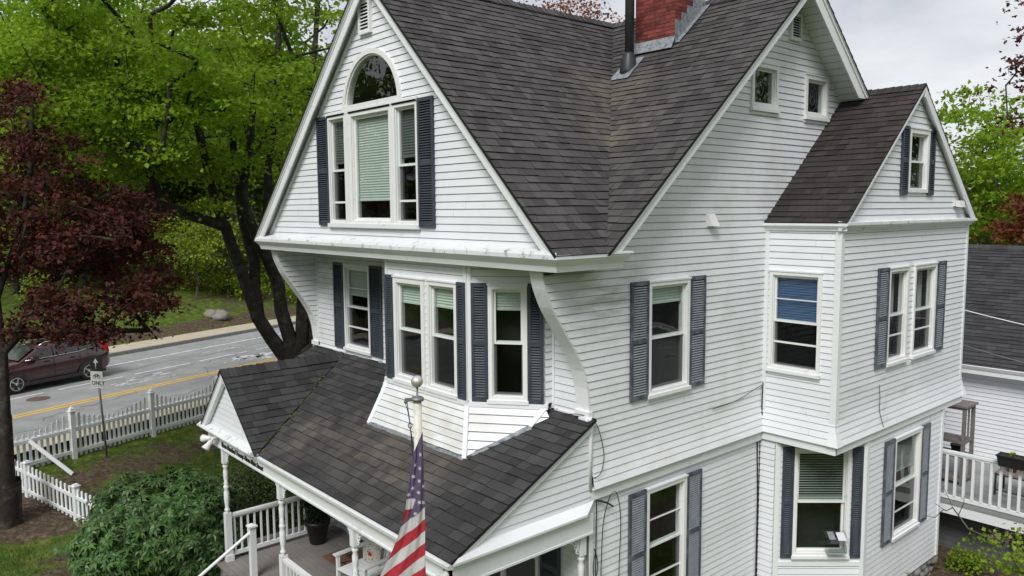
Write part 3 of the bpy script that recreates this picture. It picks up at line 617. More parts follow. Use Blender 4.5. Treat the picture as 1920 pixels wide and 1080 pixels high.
# eave return along the side (x>0) up to the side gable's foot
mb = MB(); FR = Fr((0, 0, 0), Y)
prof = [(.485, 7.06), (.50, 7.055), (.50, 7.0), (.415, 6.905), (.395, ZSOF), (-.05, ZSOF)]
yb = .26; yac = lambda c: YG-max(.0, c-.285)
for i in range(len(prof)-1):
    (c0, b0), (c1, b1) = prof[i], prof[i+1]
    mb.face([FR(yac(c0), b0, c0), FR(yac(c1), b1, c1), FR(yb-(.51-c1)*.35, b1, c1), FR(yb-(.51-c0)*.35, b0, c0)], 'trim')
mb.face([FR(yb-(.51-c)*.35, b, c) for c, b in prof]+[FR(yb, 7.03, -.05)], 'trim')
mb.box(FR, -.22, .30, 7.03, 7.055, 0, .52, 'trim'); mb.build('eave_return', house, (.3, -.3, 6.9))
# rakes: main side gable
def rake(mb, F, p, q, w_, t, c0, c1, m='trim'):
    """board under the line p-q (a,b), width measured square to it"""
    (a0, b0), (a1, b1) = p, q; d = Vector((a1-a0, b1-b0)).normalized(); n = Vector((d.y, -d.x))
    if n.y > 0: n = -n
    wv = w_/abs(d.x); m_ = abs(d.y/d.x); s_ = 1 if a1 > a0 else -1; dx = min(wv/m_, abs(a1-a0)*.4)
    P = [(a0, b0), (a1, b1)]+([(a1, b1-wv), (a0+s_*dx, b0)] if b0 < b1 else [(a1-s_*dx, b1), (a0, b0-wv)])
    mb.prism([F(a, b, c0) for a, b in P], F.n*(c1-c0), m)
mb = MB(); OA = .50
rake(mb, FS, (-.17, 7.04), (AY, AZ-.03), .15, 0, OA-.03, OA, 'trim'); rake(mb, FS, (AY, AZ-.03), (7.02, AZ-.03-.871*2.1), .24, 0, OA-.03, OA, 'trim')
rake(mb, FS, (-.17, 7.07), (AY, AZ-.0), .07, 0, OA, OA+.02, 'trim'); rake(mb, FS, (AY, AZ-.0), (7.04, AZ-.871*2.12), .08, 0, OA, OA+.02, 'trim')
mb.build('rake_board', house, (.5, 5, 9))
mb = MB()
def soffit(y0, y1, sgn):      # boards square to the slope under the side rake
    n = 30; L_ = abs(y1-y0)
    k = int(L_/.115)
    for i in range(k):
        a, b = y0+(y1-y0)*i/k, y0+(y1-y0)*(i+1)/k-(.008 if y1 > y0 else -.008)
        za, zb = AZ-.10-.871*abs(a-AY), AZ-.10-.871*abs(b-AY)
        mb.face([(0, a, za), (OA-.03, a, za), (OA-.03, b, zb), (0, b, zb)], 'trim')
    mb.face([(0, y0, AZ-.09-.871*abs(y0-AY)), (OA-.03, y0, AZ-.09-.871*abs(y0-AY)), (OA-.03, y1, AZ-.09-.871*abs(y1-AY)), (0, y1, AZ-.09-.871*abs(y1-AY))], 'seam_shade')
soffit(AY, 7.05, 1); soffit(AY, .0, -1); mb.build('soffit', house, (.2, 5, 10))
# front gable rakes
mb = MB(); z0 = 7.02
rake(mb, FG, (-8.66, 7.0), (AX, AZ-.05), .17, 0, .15, .175); rake(mb, FG, (AX, AZ-.05), (.46, 7.0), .13, 0, .15, .175)
rake(mb, FG, (-8.69, 7.02), (AX, AZ-.01), .06, 0, .175, .19); rake(mb, FG, (AX, AZ-.01), (.485, 7.02), .06, 0, .175, .19)
for sx, xe, sl in ((-1, -8.66, .955), (1, .46, .995)): mb.face([FG(AX, AZ-.08, 0), FG(AX, AZ-.08, .15), FG(xe, 6.98, .15), FG(xe, 6.98, 0)], 'trim')
rake(mb, FG, (-8.42, 7.08), (AX, AZ-.22), .05, 0, .0, .03); rake(mb, FG, (AX, AZ-.22), (.22, 7.08), .05, 0, .0, .03)
mb.build('rake_board', house, (-4, YG, 9))
# ---- roofs
mb = MB(); YF = YG-.22; H = .03
RV = .0
shingles(mb, [(.50, YF, z0+.02), (.50, -.221, z0+.02), (AX, AY, AZ), (AX, YF, AZ)], Y, 'roof', seed=2)
shingles(mb, [(.50, -.221, z0+.02), (.54, -.221, z0+.02), (.54, AY, AZ), (AX, AY, AZ)], X, 'roof', seed=3)
rf = mb.build('roof', house, (-2, 2, 9))
mb = MB()
shingles(mb, [(-8.71, YF, z0-.0), (AX, YF, AZ), (AX, 9.9, AZ), (-8.71, 9.9, z0)], Y, 'roof', seed=4, tab=.9, expo=.3)
shingles(mb, [(.54, AY, AZ), (.54, 10.06, 7.04), (AX, 10.06, 7.04), (AX, AY, AZ)], X, 'roof', seed=5, tab=.6, expo=.2)
mb.build('roof', house, (-4, 6, 9))
mb = MB(); ridge_caps(mb, (AX, YF, AZ), (AX, AY, AZ), 'roof', seed=1); ridge_caps(mb, (.54, AY, AZ), (AX, AY, AZ), 'roof', seed=2, sl=.82); mb.build('ridge_cap', house, (-3, 3, AZ))
# bay gable roof
mb = MB(); BA, BZ = 7.152, 9.80; xo = BX+.13
shingles(mb, [(-.02, 4.355, 7.37), (xo, 4.355, 7.37), (xo, BA, BZ), (-.02, BA, BZ)], X, 'roof_bay', seed=6)
shingles(mb, [(-.02, BA, BZ), (xo, BA, BZ), (xo, 9.95, 7.37), (-.02, 9.95, 7.37)], X, 'roof_bay', seed=7)
ridge_caps(mb, (xo, BA, BZ), (0.02, BA, BZ), 'roof_bay', seed=3, sl=.85, w_=.14)
mb.build('bay_roof', house, (.7, 7, 8))
mb = MB(); bl = lambda z: 4.44+(z-7.36)/.875; bh = lambda z: 9.86-(z-7.36)/.875
siding(mb, FBX, 7.38, 9.72, lambda z: bl(z)+.1, lambda z: bh(z)-.08, holes=OPEN[id(FBX)][:1])
siding(mb, FBX, ZS, 7.3, lambda z: YB1-flare(z), lambda z: YB2+flare(z), holes=OPEN[id(FBX)][1:3], coff=flare)
siding(mb, FBY, ZS, 7.3, lambda z: .0, lambda z: BX+flare(z), holes=OPEN[id(FBY)], coff=flare)
siding(mb, Fr((BX, YB2, 0), -X), ZS, 7.3, lambda z: .0, lambda z: BX, coff=flare)
mb.face([(.05, YB1+.6, ZS), (BX-.5, YB1+.6, ZS), (BX-.5, 9.8, ZS), (.05, 9.8, ZS)], 'dark')
mb.build('bay_wall', house, (1, 7, 5))
mb = MB()
rake(mb, FBX, (BA, BZ-.03), (9.93, 7.36), .14, 0, .10, .13); rake(mb, FBX, (4.36, 7.36), (BA, BZ-.03), .05, 0, .10, .13)
mb.face([FBX(BA, BZ-.1, 0), FBX(BA, BZ-.1, .1), FBX(9.93, 7.30, .1), FBX(9.93, 7.30, 0)], 'trim')
mb.build('rake_board', house, (BX, 7, 8))
mb = MB()
mb.prism([FBX(4.36, 7.40, -.02), FBX(4.36, 7.375, .14), FBX(4.36, 7.33, .14), FBX(4.36, 7.27, .04), FBX(4.36, 7.24, .04), FBX(4.36, 7.24, -.02)], (0, 5.6, 0), 'trim_dirty')
mb.prism([FBY(.0, 7.36, .0), FBY(.0, 7.36, .10), FBY(0, 7.32, .10), FBY(0, 7.27, .04), FBY(0, 7.24, .04), FBY(0, 7.24, 0)], (BX+.10, 0, 0), 'trim')
mb.build('cornice', house, (BX, 7, 7.3))
cboard('corner_board', [(FBX, YB2-.08, YB2, 3.98, 7.24, 0, .024)]); cboard('corner_board', [(FBY, 0, .08, ZS, 7.24, 0, .024)]); cboard('corner_board', [(FBX, YB1, YB1+.08, 3.98, 7.24, 0, .024), (FBY, BX-.08, BX+.024, 3.98, 7.24, 0, .024)])
mb = MB()
mb.prism([FBY(BX-.08, 3.98, .024), FBY(BX+.024, 3.98, .024), FBY(BX+.11, ZS, .11), FBY(BX-.08, ZS, .11)], FBY.n*-.02, 'trim'); mb.prism([FBX(YB1, 3.98, .024), FBX(YB1+.08, 3.98, .024), FBX(YB1+.08, ZS, .11), FBX(YB1-.08, ZS, .11)], FBX.n*-.02, 'trim'); mb.build('corner_board', house, (BX, YB1, 3.9)); mb = MB()
mb.prism([FBX(YB2-.08, 3.98, .024), FBX(YB2, 3.98, .024), FBX(YB2+.09, ZS, .11), FBX(YB2-.08, ZS, .11)], FBX.n*-.02, 'trim')
mb.build('corner_board', house, (BX, YB2, 3.9))
# soffit and fascia under the bay's second floor
mb = MB(); e = .09
mb.face([(0, YB1-e, ZS-.004), (BX+e, YB1-e, ZS-.004), (BX+e, YB2+e, ZS-.004), (0, YB2+e, ZS-.004)], 'trim')
mb.box(FBX, YB1-.02, YB2, ZS-.15, ZS-.006, .0, .05, 'trim'); mb.box(FBY, .0, BX+.05, ZS-.15, ZS-.006, -.0, .05, 'trim')
mb.build('soffit', house, (.7, 7, ZS))
# first floor bay: narrow wall, chamfer, face, chamfer
mb = MB(); C1Y, C2Y = 5.62, 9.03
siding(mb, FBY, .42, ZS-.15, lambda z: -.0, lambda z: .288)
siding(mb, FC, .42, ZS-.02, lambda z: .0, lambda z: LC, holes=OPEN[id(FC)])
siding(mb, FBX, .42, ZS-.15, lambda z: C1Y, lambda z: C2Y, holes=OPEN[id(FBX)][3:4])
siding(mb, Fr((BX, C2Y, 0), (-1.0, .9, 0)), .42, ZS-.02, lambda z: 0, lambda z: 1.4)
mb.build('bay_wall', house, (1, 7, .5))
for q in ((FC, .0, .09, .42, ZS-.16, .0, .03), (FBX, C2Y-.09, C2Y, .42, ZS-.16, .0, .03)): cboard('corner_board', [q])
cboard('corner_board', [(FC, LC-.05, LC, .42, ZS-.16, .0, .03), (FBX, C1Y, C1Y+.09, .42, ZS-.16, .0, .03)]); cboard('apron_board', [(FC, .09, LC-.05, 1.24, 1.32, .0, .03)])
cboard('corner_board', [(FF, -.20, .02, .42, ZS-.02, .0, .03)]); cboard('corner_board', [(FS, -.03, .06, .42, ZS-.05, -.04, .012)])
mb = MB(); mb.box(FF, -.15, .04, ZS, 4.70, .0, .08, 'trim'); mb.tube([(-.0, -.03, ZS-.02), (-.0, -.03, 4.72)], .055, 'trim', 10); mb.build('corner_post', house, (0, 0, 4))
# foundation stones
mb = MB(); rnd = random.Random(5)
mb.box(FBX, C1Y, C2Y-.05, -.5, .42, -.3, -.08, 'mortar' if False else 'stone'); mb.box(FS, 0, YB1, -.4, .42, -.3, -.1, 'stone')
def rock(mb, p, r, m='stone', sq=(1, 1, 1), n=7):
    k = []; rr = random.Random(int(p[0]*100+p[1]*77+p[2]*31))
    for i in range(1, n):
        for j in range(n+2):
            th = math.pi*i/n; ph = 2*math.pi*j/(n+2); q = r*(1+rr.uniform(-.14, .14)); k.append((p[0]+q*sq[0]*math.sin(th)*math.cos(ph), p[1]+q*sq[1]*math.sin(th)*math.sin(ph), p[2]+q*sq[2]*math.cos(th)))
    w_ = n+2; fs = [(i*w_+j, (i+1)*w_+j, (i+1)*w_+(j+1) % w_, i*w_+(j+1) % w_) for i in range(n-2) for j in range(w_)]; fs += [tuple(range(w_)), tuple(range((n-2)*w_, (n-1)*w_))[::-1]]
    mb.faces(k, fs, m, True)
for row in range(3):
    y = C1Y+.1
    while y < C2Y: r = rnd.uniform(.09, .15); rock(mb, (BX-.10+rnd.uniform(-.02, .03), y, .30-row*.22+rnd.uniform(-.03, .03)), r, sq=(.7, 1.15, .85)); y += r*2.05
mb.build('foundation', house, (1, 7, .2))
# chimney, stepped flashing, flue
mb = MB(); cx0, cx1, cy0, cy1 = -2.50, -1.58, 3.86, 4.72; zb = 10.3
FCh = [(Fr((0, cy0, 0), X), cx0, cx1), (Fr((cx1, 0, 0), Y), cy0, cy1), (Fr((0, cy1, 0), -X), -cx1, -cx0), (Fr((cx0, 0, 0), -Y), -cy1, -cy0)]
for F, a0, a1 in FCh:
    mb.face([F(a0, zb, -.004), F(a1, zb, -.004), F(a1, 13.3, -.004), F(a0, 13.3, -.004)], 'mortar')
    z = zb; r = 0
    while z < 13.25:
        a = a0-(.1 if r % 2 else 0)
        while a < a1:
            b0, b1 = max(a0, a+.0), min(a1, a+.195)
            if b1-b0 > .02: j = rnd.uniform(0, .004); mb.faces([F(b0, z, j), F(b1, z, j), F(b1, z+.060, j), F(b0, z+.060, j)], [(0, 1, 2, 3)], 'brick')
            a += .205
        z += .0685; r += 1
mb.face([(cx0, cy0, 13.3), (cx1, cy0, 13.3), (cx1, cy1, 13.3), (cx0, cy1, 13.3)], 'mortar')
ch = mb.build('chimney', rf, (-2, 4.3, 10.5))
mb = MB(); rz = lambda y: 7.04+.871*(y+.221)
zf = rz(cy0)
mb.face([(cx0-.05, cy0-.012, zf+.13), (cx1+.02, cy0-.012, zf+.13), (cx1+.05, cy0-.16, zf-.10), (cx0-.06, cy0-.16, zf-.10)], 'lead')
mb.face([(cx0-.05, cy0-.012, zf+.13), (cx1+.02, cy0-.012, zf+.13), (cx1+.02, cy0-.012, zf+.0), (cx0-.05, cy0-.012, zf)], 'lead')
n = 5
for i in range(n):
    y0_, y1_ = cy0+(cy1-cy0)*i/n-.02, cy0+(cy1-cy0)*(i+1)/n+.03; c = .012+.004*(i % 2)
    mb.face([(cx1+c, y0_, rz(y0_)), (cx1+c, y1_, rz(y1_)), (cx1+c, y1_, rz(y1_)+.24), (cx1+c, y0_, rz(y1_)+.24)], 'lead')
    mb.face([(cx1+c, y0_, rz(y0_)+.025), (cx1+.11, y0_, rz(y0_)+.022), (cx1+.11, y1_, rz(y1_)+.022), (cx1+c, y1_, rz(y1_)+.025)], 'lead')
mb.build('flashing', rf, (-1.6, 4.3, 11))
mb = MB(); px, py = -2.27, 3.42; zp = rz(py)
mb.lathe((px, py, 0), [(.085, zp-.1), (.085, 11.55), (.088, 11.56)], 'pipe', 16); mb.lathe((px, py, 0), [(.10, 11.52), (.16, 11.50), (.165, 11.53), (.10, 11.56)], 'pipe', 18)
mb.lathe((px, py, 0), [(.12, 11.57), (.13, 11.60), (.13, 11.63), (.04, 11.72), (.001, 11.74)], 'pipe', 16)
mb.lathe((px, py-.02, 0), [(.17, zp-.16), (.165, zp-.06), (.13, zp+.15), (.10, zp+.22), (.09, zp+.26)], 'pipe', 16)
mb.build('flue_pipe', rf, (px, py, zp))
mb = MB(); mb.face([(px-.24, py-.30, rz(py-.30)+.022), (px+.22, py-.30, rz(py-.30)+.022), (px+.20, py+.2, rz(py+.2)+.022), (px-.2, py+.2, rz(py+.2)+.022)], 'lead'); mb.build('flashing', rf, (px, py, zp))
# valley line (dark woven strip)
# vents
def gvent(F, a0, a1, b0, b1):
    mb = MB(); mb.box(F, a0, a1, b0, b1, .0, .03, 'vinyl'); fw = .05
    for (p, q, r, s) in ((a0, a0+fw, b0, b1), (a1-fw, a1, b0, b1), (a0+fw, a1-fw, b0, b0+fw), (a0+fw, a1-fw, b1-fw, b1)): mb.box(F, p, q, r, s, .031, .07, 'vinyl')
    mb.face([F(a0+fw, b0+fw, .033), F(a1-fw, b0+fw, .033), F(a1-fw, b1-fw, .033), F(a0+fw, b1-fw, .033)], 'dark'); n = 8; h = (b1-b0-2*fw)/n
    for i in range(n): z = b0+fw+i*h; mb.face([F(a0+fw, z, .068), F(a1-fw, z, .068), F(a1-fw, z+h*.62, .038), F(a0+fw, z+h*.62, .038)], 'vinyl')
    mb.build('gable_vent', house, F((a0+a1)/2, b0, 0))
gvent(FG, -4.40, -4.03, 10.54, 11.08); gvent(FS, 4.98, 5.34, 10.54, 11.0)
mb = MB(); F = FS; a0, a1, b0, b1 = 2.68, 2.86, 7.34, 7.53
mb.faces([F(a0, b0, .0), F(a1, b0, 0), F(a1, b1, 0), F(a0, b1, 0), F(a0, b0, .13), F(a1, b0, .13), F(a1, b1, .03), F(a0, b1, .03)], [(4, 5, 6, 7), (3, 2, 6, 7), (0, 4, 7, 3), (1, 2, 6, 5)], 'vinyl'); mb.box(F, a0-.03, a1+.03, b0-.02, b1+.03, -.0, .018, 'vinyl'); mb.build('exhaust_hood', house, F(a0, b0, 0))
# ---------------------------------------------------------------- PORCH
PY, PR, PE = -2.484, .12, 3.38
mb = MB()
xv = -6.945; GW = 1.46
shingles(mb, [(PR, PY-.06, PE+.02), (PR, 0, 4.70), (xv, 0, 4.70), (xv+GW, PY-.06, PE+.02)], X, 'roof_porch', seed=11, expo=.150, tab=.22)
shingles(mb, [(xv, 0, 4.69), (XL+.1, 0, 4.69), (XL-.05, -1.6, 4.69-.514*1.6), (xv-1.1, -1.9, 4.69-.514*1.9)], X, 'roof_porch', seed=12)
shingles(mb, [(xv+GW+.02, PY-.14, PE+.02), (xv, PY-.14, 4.68), (xv, -.04, 4.68)], Y, 'roof_porch', seed=13, tab=.22)
shingles(mb, [(xv-1.24, PY-.14, PE-.02), (xv, PY-.14, 4.68), (xv, -.04, 4.68), (xv-1.24, -1.0, PE-.02)], Y, 'roof_porch', seed=14, tab=.22)
ridge_caps(mb, (xv, PY-.14, 4.68), (xv, -.1, 4.70), 'roof_porch', seed=9)
pr_ = mb.build('porch_roof', house, (-3.5, -1.3, 4))
mb = MB(); rnd = random.Random(8)
for i in range(46):
    t = rnd.random()**.8*.75; p = Vector((xv+GW, PY-.06, PE+.04)).lerp(Vector((xv, 0, 4.72)), t)+V3(rnd.gauss(0, .035), rnd.gauss(0, .03), 0); p.z += .0
    rock(mb, p, rnd.uniform(.008, .026), 'moss', (1.2, 1.2, .6), 5)
mb.build('moss', pr_, (-5.5, -2, 3.7))['kind'] = 'stuff'
# right end: triangular siding, pent shelf, beam
mb = MB(); F = Fr((.03, 0, 0), Y)
siding(mb, F, 3.46, 4.62, lambda z: -2.30+(z-3.46)/.53, lambda z: -.03); mb.build('porch_gable_wall', house, (.03, -1, 3.6))
mb = MB()
rake(mb, F, (PY-.02, PE+.0), (-.02, 4.66), .09, 0, .0, .06)
mb.prism([(.03, PY+.24, 3.50), (.17, PY-.04, 3.40), (.17, PY-.04, 3.37), (.03, PY-.02, 3.33)], (0, 2.30, 0), 'trim')
mb.prism([(-.12, PY-.0, 3.07), (.09, PY-.0, 3.07), (.09, PY, 3.34), (-.12, PY, 3.34)], (0, 2.46, 0), 'trim')
mb.prism([(-.1, PY, 3.05), (.10, PY-.01, 3.05), (.10, PY-.01, 3.08), (-.1, PY, 3.08)], (0, 2.46, 0), 'trim')
# front beam, fascia and crown
mb.prism([(-8.13, PY, 3.08), (-8.13, PY+.16, 3.08), (-8.13, PY+.16, 3.33), (-8.13, PY, 3.33)], (8.20, 0, 0), 'trim')
mb.prism([(xv+GW-.1, PY-.001, 3.30), (xv+GW-.1, PY-.10, 3.32), (xv+GW-.1, PY-.11, 3.37), (xv+GW-.1, PY, 3.38)], (.11-(xv+GW-.1), 0, 0), 'trim')
mb.prism([(-8.13, PY-.001, 3.05), (-8.13, PY-.02, 3.05), (-8.13, PY-.02, 3.08), (-8.13, PY-.001, 3.08)], (8.23, 0, 0), 'trim')
mb.build('porch_beam', house, (-4, PY, 3.2))
mb = MB(); mb.face([(-8.1, PY+.16, 3.10), (.0, PY+.16, 3.10), (.0, 0, 3.10), (-8.1, 0, 3.10)], 'trim'); mb.build('porch_ceiling', house, (-4, -1.2, 3.1))
# small entry gable
FP = Fr((0, PY-.02, 0), X)
mb = MB(); siding(mb, FP, 3.46, 4.48, lambda z: xv-1.10+(z-3.46)/.88, lambda z: xv+1.22-(z-3.46)/.86); mb.build('porch_gable_wall', house, (xv, PY, 3.5))
mb = MB()
rake(mb, FP, (xv-1.24, PE+.02), (xv, 4.63), .15, 0, .02, .10); rake(mb, FP, (xv, 4.63), (xv+GW, PE+.03), .04, 0, .05, .11)
mb.prism([(xv-1.32, PY-.0, 3.49), (xv-1.32, PY-.17, 3.40), (xv-1.32, PY-.17, 3.375), (xv-1.32, PY-.09, 3.32), (xv-1.32, PY, 3.31)], (1.32+GW-.17, 0, 0), 'trim_dirty')
mb.build('porch_cornice', house, (xv, PY, 3.4))
mb = MB()
def lettering():
    w_ = text_geo('Three Hundred Twenty-Three Main Street', .135, Fr((0, PY, 0), X), -7.42, 3.105, .008, .006, 'iron', mb, shear=.3, bold=.0015); return w_
w_ = lettering(); s_ = 1.96/w_
mb.v = [(-7.42+(x+7.42)*s_, y, z) for x, y, z in mb.v]; mb.build('lettering', house, (-6.5, PY, 3.2))
# posts
def post(x, y, z0, z1, half=False):
    mb = MB(); F = Fr((x, y, 0), X)
    mb.box(F, -.075, .075, z0, z0+.12, -.075, .075, 'trim'); mb.box(F, -.058, .058, z0+.12, z0+.98, -.058, .058, 'trim'); mb.box(F, -.055, .055, z1-.34, z1, -.055, .055, 'trim')
    h = z1-.34-(z0+.98); pr = [(.050, 0), (.030, .02), (.052, .04), (.052, .07), (.034, .09), (.040, .14), (.055, .3), (.052, .42), (.036, .47), (.054, .50), (.054, .54), (.034, .57), (.050, .60), (.034, .63), (.044, .7), (.050, .84), (.034, .90), (.052, .93), (.052, .96), (.034, .98), (.05, 1)]
    mb.lathe((x, y, z0+.98), [(r, t*h) for r, t in pr], 'trim', 14)
    p = mb.build('porch_post', house, (x, y, z0)); return p
def bracket(F, a, b, s, par):
    """scrolled openwork bracket in the corner under the beam; s = +1/-1 side"""
    g = MB()
    def arc(cx, cz, r, t0, t1, rr=.011, n=10): g.tube([F(a+s*(cx+r*math.cos(t0+(t1-t0)*i/n)), b-(cz+r*math.sin(t0+(t1-t0)*i/n)), 0) for i in range(n+1)], rr, 'trim', 5)
    arc(.26, .26, .24, math.pi, 1.5*math.pi, .014); arc(.09, .09, .05, 0, 2*math.pi); arc(.17, .055, .035, 0, 2*math.pi); arc(.055, .17, .035, 0, 2*math.pi); arc(.24, .03, .03, 0, 1.6*math.pi); arc(.03, .25, .03, -1.5, 3)
    g.tube([F(a, b-.012, 0), F(a+s*.28, b-.012, 0)], .012, 'trim', 5); g.tube([F(a+s*.012, b, 0), F(a+s*.012, b-.29, 0)], .012, 'trim', 5)
    g.build('scroll_bracket', par, F(a, b, 0))
FPb = Fr((0, PY+.07, 0), X); FPr = Fr((.0, 0, 0), Y)
p = post(-7.46, PY+.07, .77, 3.08); bracket(FPb, -7.40, 3.06, 1, p)
p = post(-4.93, PY+.07, .77, 3.08); bracket(FPb, -4.87, 3.06, 1, p); bracket(FPb, -4.99, 3.06, -1, p)
p = post(-2.43, PY+.07, .77, 3.08); bracket(FPb, -2.37, 3.06, 1, p); bracket(FPb, -2.49, 3.06, -1, p)
p = post(-.02, PY+.07, .77, 3.08); bracket(FPb, -.08, 3.06, -1, p); bracket(FPr, PY+.13, 3.06, 1, p)
p = post(-.02, -.16, .77, 3.08); bracket(FPr, -.22, 3.06, -1, p)
# deck
mb = MB(); y_ = 0.
while y_ < -(PY-.10): mb.box(Fr((0, 0, 0), X), -8.1, .1, .735, .77, y_, y_+.108, 'deck'); y_ += .116
mb.face([(-8.1, 0, .74), (.1, 0, .74), (.1, PY-.1, .74), (-8.1, PY-.1, .74)], 'dark')
mb.box(FF, -8.1, .1, .25, .735, 2.5, 2.53, 'stairgrey'); mb.build('porch_deck', house, (-4, -1.3, .75))
mb = MB()
for i in range(4): mb.box(FF, -7.3, -5.05, .77-.19*(i+1)-.035, .77-.19*(i+1), 2.56+.28*i, 2.56+.28*(i+1)+.03, 'deck'); mb.box(FF, -7.3, -5.05, .77-.19*(i+2)+.0, .77-.19*(i+1)-.036, 2.56+.28*i, 2.56+.28*i+.02, 'trim')
mb.build('porch_stairs', house, (-6.2, -3, .3))
def railing(p, q, z, h=.92, gap=.13, par=house, name='porch_railing', bal=.034, bot=.10):
    p, q = Vector(p), Vector(q); mb = MB(); L_ = (q-p).length; d = (q-p)/L_
    mb.bar(p+Z*(z+h-.03), q+Z*(z+h-.03), .09, .05, 'trim'); mb.bar(p+Z*(z+h-.075), q+Z*(z+h-.075), .05, .04, 'trim'); mb.bar(p+Z*(z+bot), q+Z*(z+bot), .05, .075, 'trim')
    n = int(L_/gap); sd_ = d.cross(Z)
    F = Fr(p, d)
    for i in range(n): a = (i+.5)*L_/n; mb.box(F, a-bal/2, a+bal/2, z+bot+.03, z+h-.09, -bal/2, bal/2, 'trim')
    return mb.build(name, par, (p+q)/2+Z*z)
railing((-7.46, PY+.13, 0), (-7.46, -.05, 0), .79); railing((-4.86, PY+.07, 0), (-2.5, PY+.07, 0), .79); railing((-2.36, PY+.07, 0), (-.08, PY+.07, 0), .79); railing((-.02, PY+.13, 0), (-.02, -.25, 0), .79)
mb = MB(); nx, ny = -6.43, -2.35; F = Fr((nx, ny, 0), X); mb.box(F, -.055, .055, .77, 1.76, -.055, .055, 'trim'); mb.box(F, -.08, .08, 1.76, 1.79, -.08, .08, 'trim')
mb.faces([F(-.075, 1.79, -.075), F(.075, 1.79, -.075), F(.075, 1.79, .075), F(-.075, 1.79, .075), F(0, 1.83, 0)], [(0, 1, 4), (1, 2, 4), (2, 3, 4), (3, 0, 4)], 'trim')
nw = mb.build('newel_post', house, (nx, ny, .77))
mb = MB(); mb.tube([(nx-.0, ny+.08, 1.72), (nx, ny-.1, 1.62), (nx, ny-1.35, .90)], .03, 'trim', 10); mb.build('handrail', house, (nx, ny-.6, 1.3))
# door and front wall under the porch
mb = MB()
siding(mb, FF, .77, 3.1, lambda z: XL, lambda z: -.03, holes=[OPEN[id(FF)][1], (.77, 2.85, -6.95, -6.0)]); mb.build('wall', house, (-4, 0, .8))
mb = MB(); a0, a1 = -6.95, -6.0
for (p, q, r, s) in ((a0-.1, a0, .77, 2.95), (a1, a1+.1, .77, 2.95), (a0, a1, 2.85, 2.95)): mb.box(FF, p, q, r, s, -.05, .04, 'trim')
mb.box(FF, a0, a1, .79, 2.85, -.05, -.01, 'trim'); mb.box(FF, a0, a1, .77, .79, -.05, .05, 'iron'); d_ = mb.build('door', house, (-6.4, 0, .77))
mb = MB(); mb.box(FF, a0+.15, a1-.15, 1.3, 2.65, -.008, -.003, 'carglass'); mb.build('pane', d_, (-6.4, 0, 2)); mb = MB(); mb.lathe((a1-.07, -.0, 1.75), [(.01, 0), (.03, .03), (.03, .06), (.001, .07)], 'chrome', 10, axis=-Y); mb.build('handle', d_, (a1-.07, 0, 1.75))
mb = MB(); text_geo('323', .13, FF, -5.72, .90, .02, .006, 'iron', mb, bold=.004); mb.build('house_number', house, (-5.6, 0, .95))
# ================================================================ SETTING
RD = np.array([-.328, .945]); RN = np.array([-.945, -.328])     # along the street / away from the house
def st(s, t): p = RD*s+RN*t; return float(p[0]), float(p[1])
ZR = 1.34
def gz(x, y):
    x = np.asarray(x, float); y = np.asarray(y, float); t = x*RN[0]+y*RN[1]
    z = np.interp(t, [-200, 8.5, 16.4, 17.2, 29.2, 30, 37, 60, 110, 260], [-.02, -.02, .88, ZR-.02, ZR-.02, ZR+.18, ZR+1.2, ZR+3.2, ZR+10, ZR+16])
    z = z+np.where(t > 30.5, .18*np.sin(x*.31+y*.17)*np.cos(y*.23-x*.11), 0)+np.where((t < 16) & (t > 3), .03*np.sin(x*1.3)*np.cos(y*1.1), 0)
    return z
def gzf(x, y): return float(gz(x, y))
# ground material with painted soil / leaf litter areas (geometry attribute = where the bare earth is)
def groundmat():
    m = bpy.data.materials.new('ground'); m.use_nodes = True; t = m.node_tree; K = t.links.new; b = t.nodes['Principled BSDF']; b.inputs['Roughness'].default_value = .95; b.inputs['Specular IOR Level'].default_value = .1
    at = N(t, 'ShaderNodeAttribute', attribute_name='soil'); g = N(t, 'ShaderNodeNewGeometry')
    def noise(sc, d=8, r=.65):
        n = N(t, 'ShaderNodeTexNoise'); n.inputs['Scale'].default_value = sc; n.inputs['Detail'].default_value = d; n.inputs['Roughness'].default_value = r; K(g.outputs['Position'], n.inputs[0]); return n.outputs[0]
    def ramp(f, cs):
        r = N(t, 'ShaderNodeValToRGB'); K(f, r.inputs[0]); e = r.color_ramp.elements
        while len(e) < len(cs): e.new(.5)
        for q, (p, c) in zip(e, cs): q.position = p; q.color = (*c, 1)
        return r.outputs[0]
    gr = ramp(noise(3.5), [(.3, (.03, .055, .010)), (.48, (.065, .105, .018)), (.62, (.13, .155, .035)), (.75, (.19, .18, .075))])
    so_ = ramp(noise(9), [(.3, (.035, .025, .018)), (.5, (.085, .062, .042)), (.62, (.14, .105, .072)), (.75, (.24, .19, .14))])
    ad = N(t, 'ShaderNodeMath', operation='ADD'); K(at.outputs['Fac'], ad.inputs[0]); sb = N(t, 'ShaderNodeMath', operation='MULTIPLY_ADD'); K(noise(1.3), sb.inputs[0]); sb.inputs[1].default_value = 1.6; sb.inputs[2].default_value = -.8; K(sb.outputs[0], ad.inputs[1])
    mr = N(t, 'ShaderNodeMapRange'); mr.inputs[1].default_value = .38; mr.inputs[2].default_value = .62; K(ad.outputs[0], mr.inputs[0])
    mm = N(t, 'ShaderNodeMix', data_type='RGBA'); K(mr.outputs[0], mm.inputs[0]); K(gr, mm.inputs[6]); K(so_, mm.inputs[7]); K(mm.outputs[2], b.inputs['Base Color'])
    bp = N(t, 'ShaderNodeBump'); bp.inputs['Strength'].default_value = .8; bp.inputs['Distance'].default_value = .03; K(noise(22, 4), bp.inputs['Height']); K(bp.outputs[0], b.inputs['Normal'])
    return m
M['ground'] = groundmat()
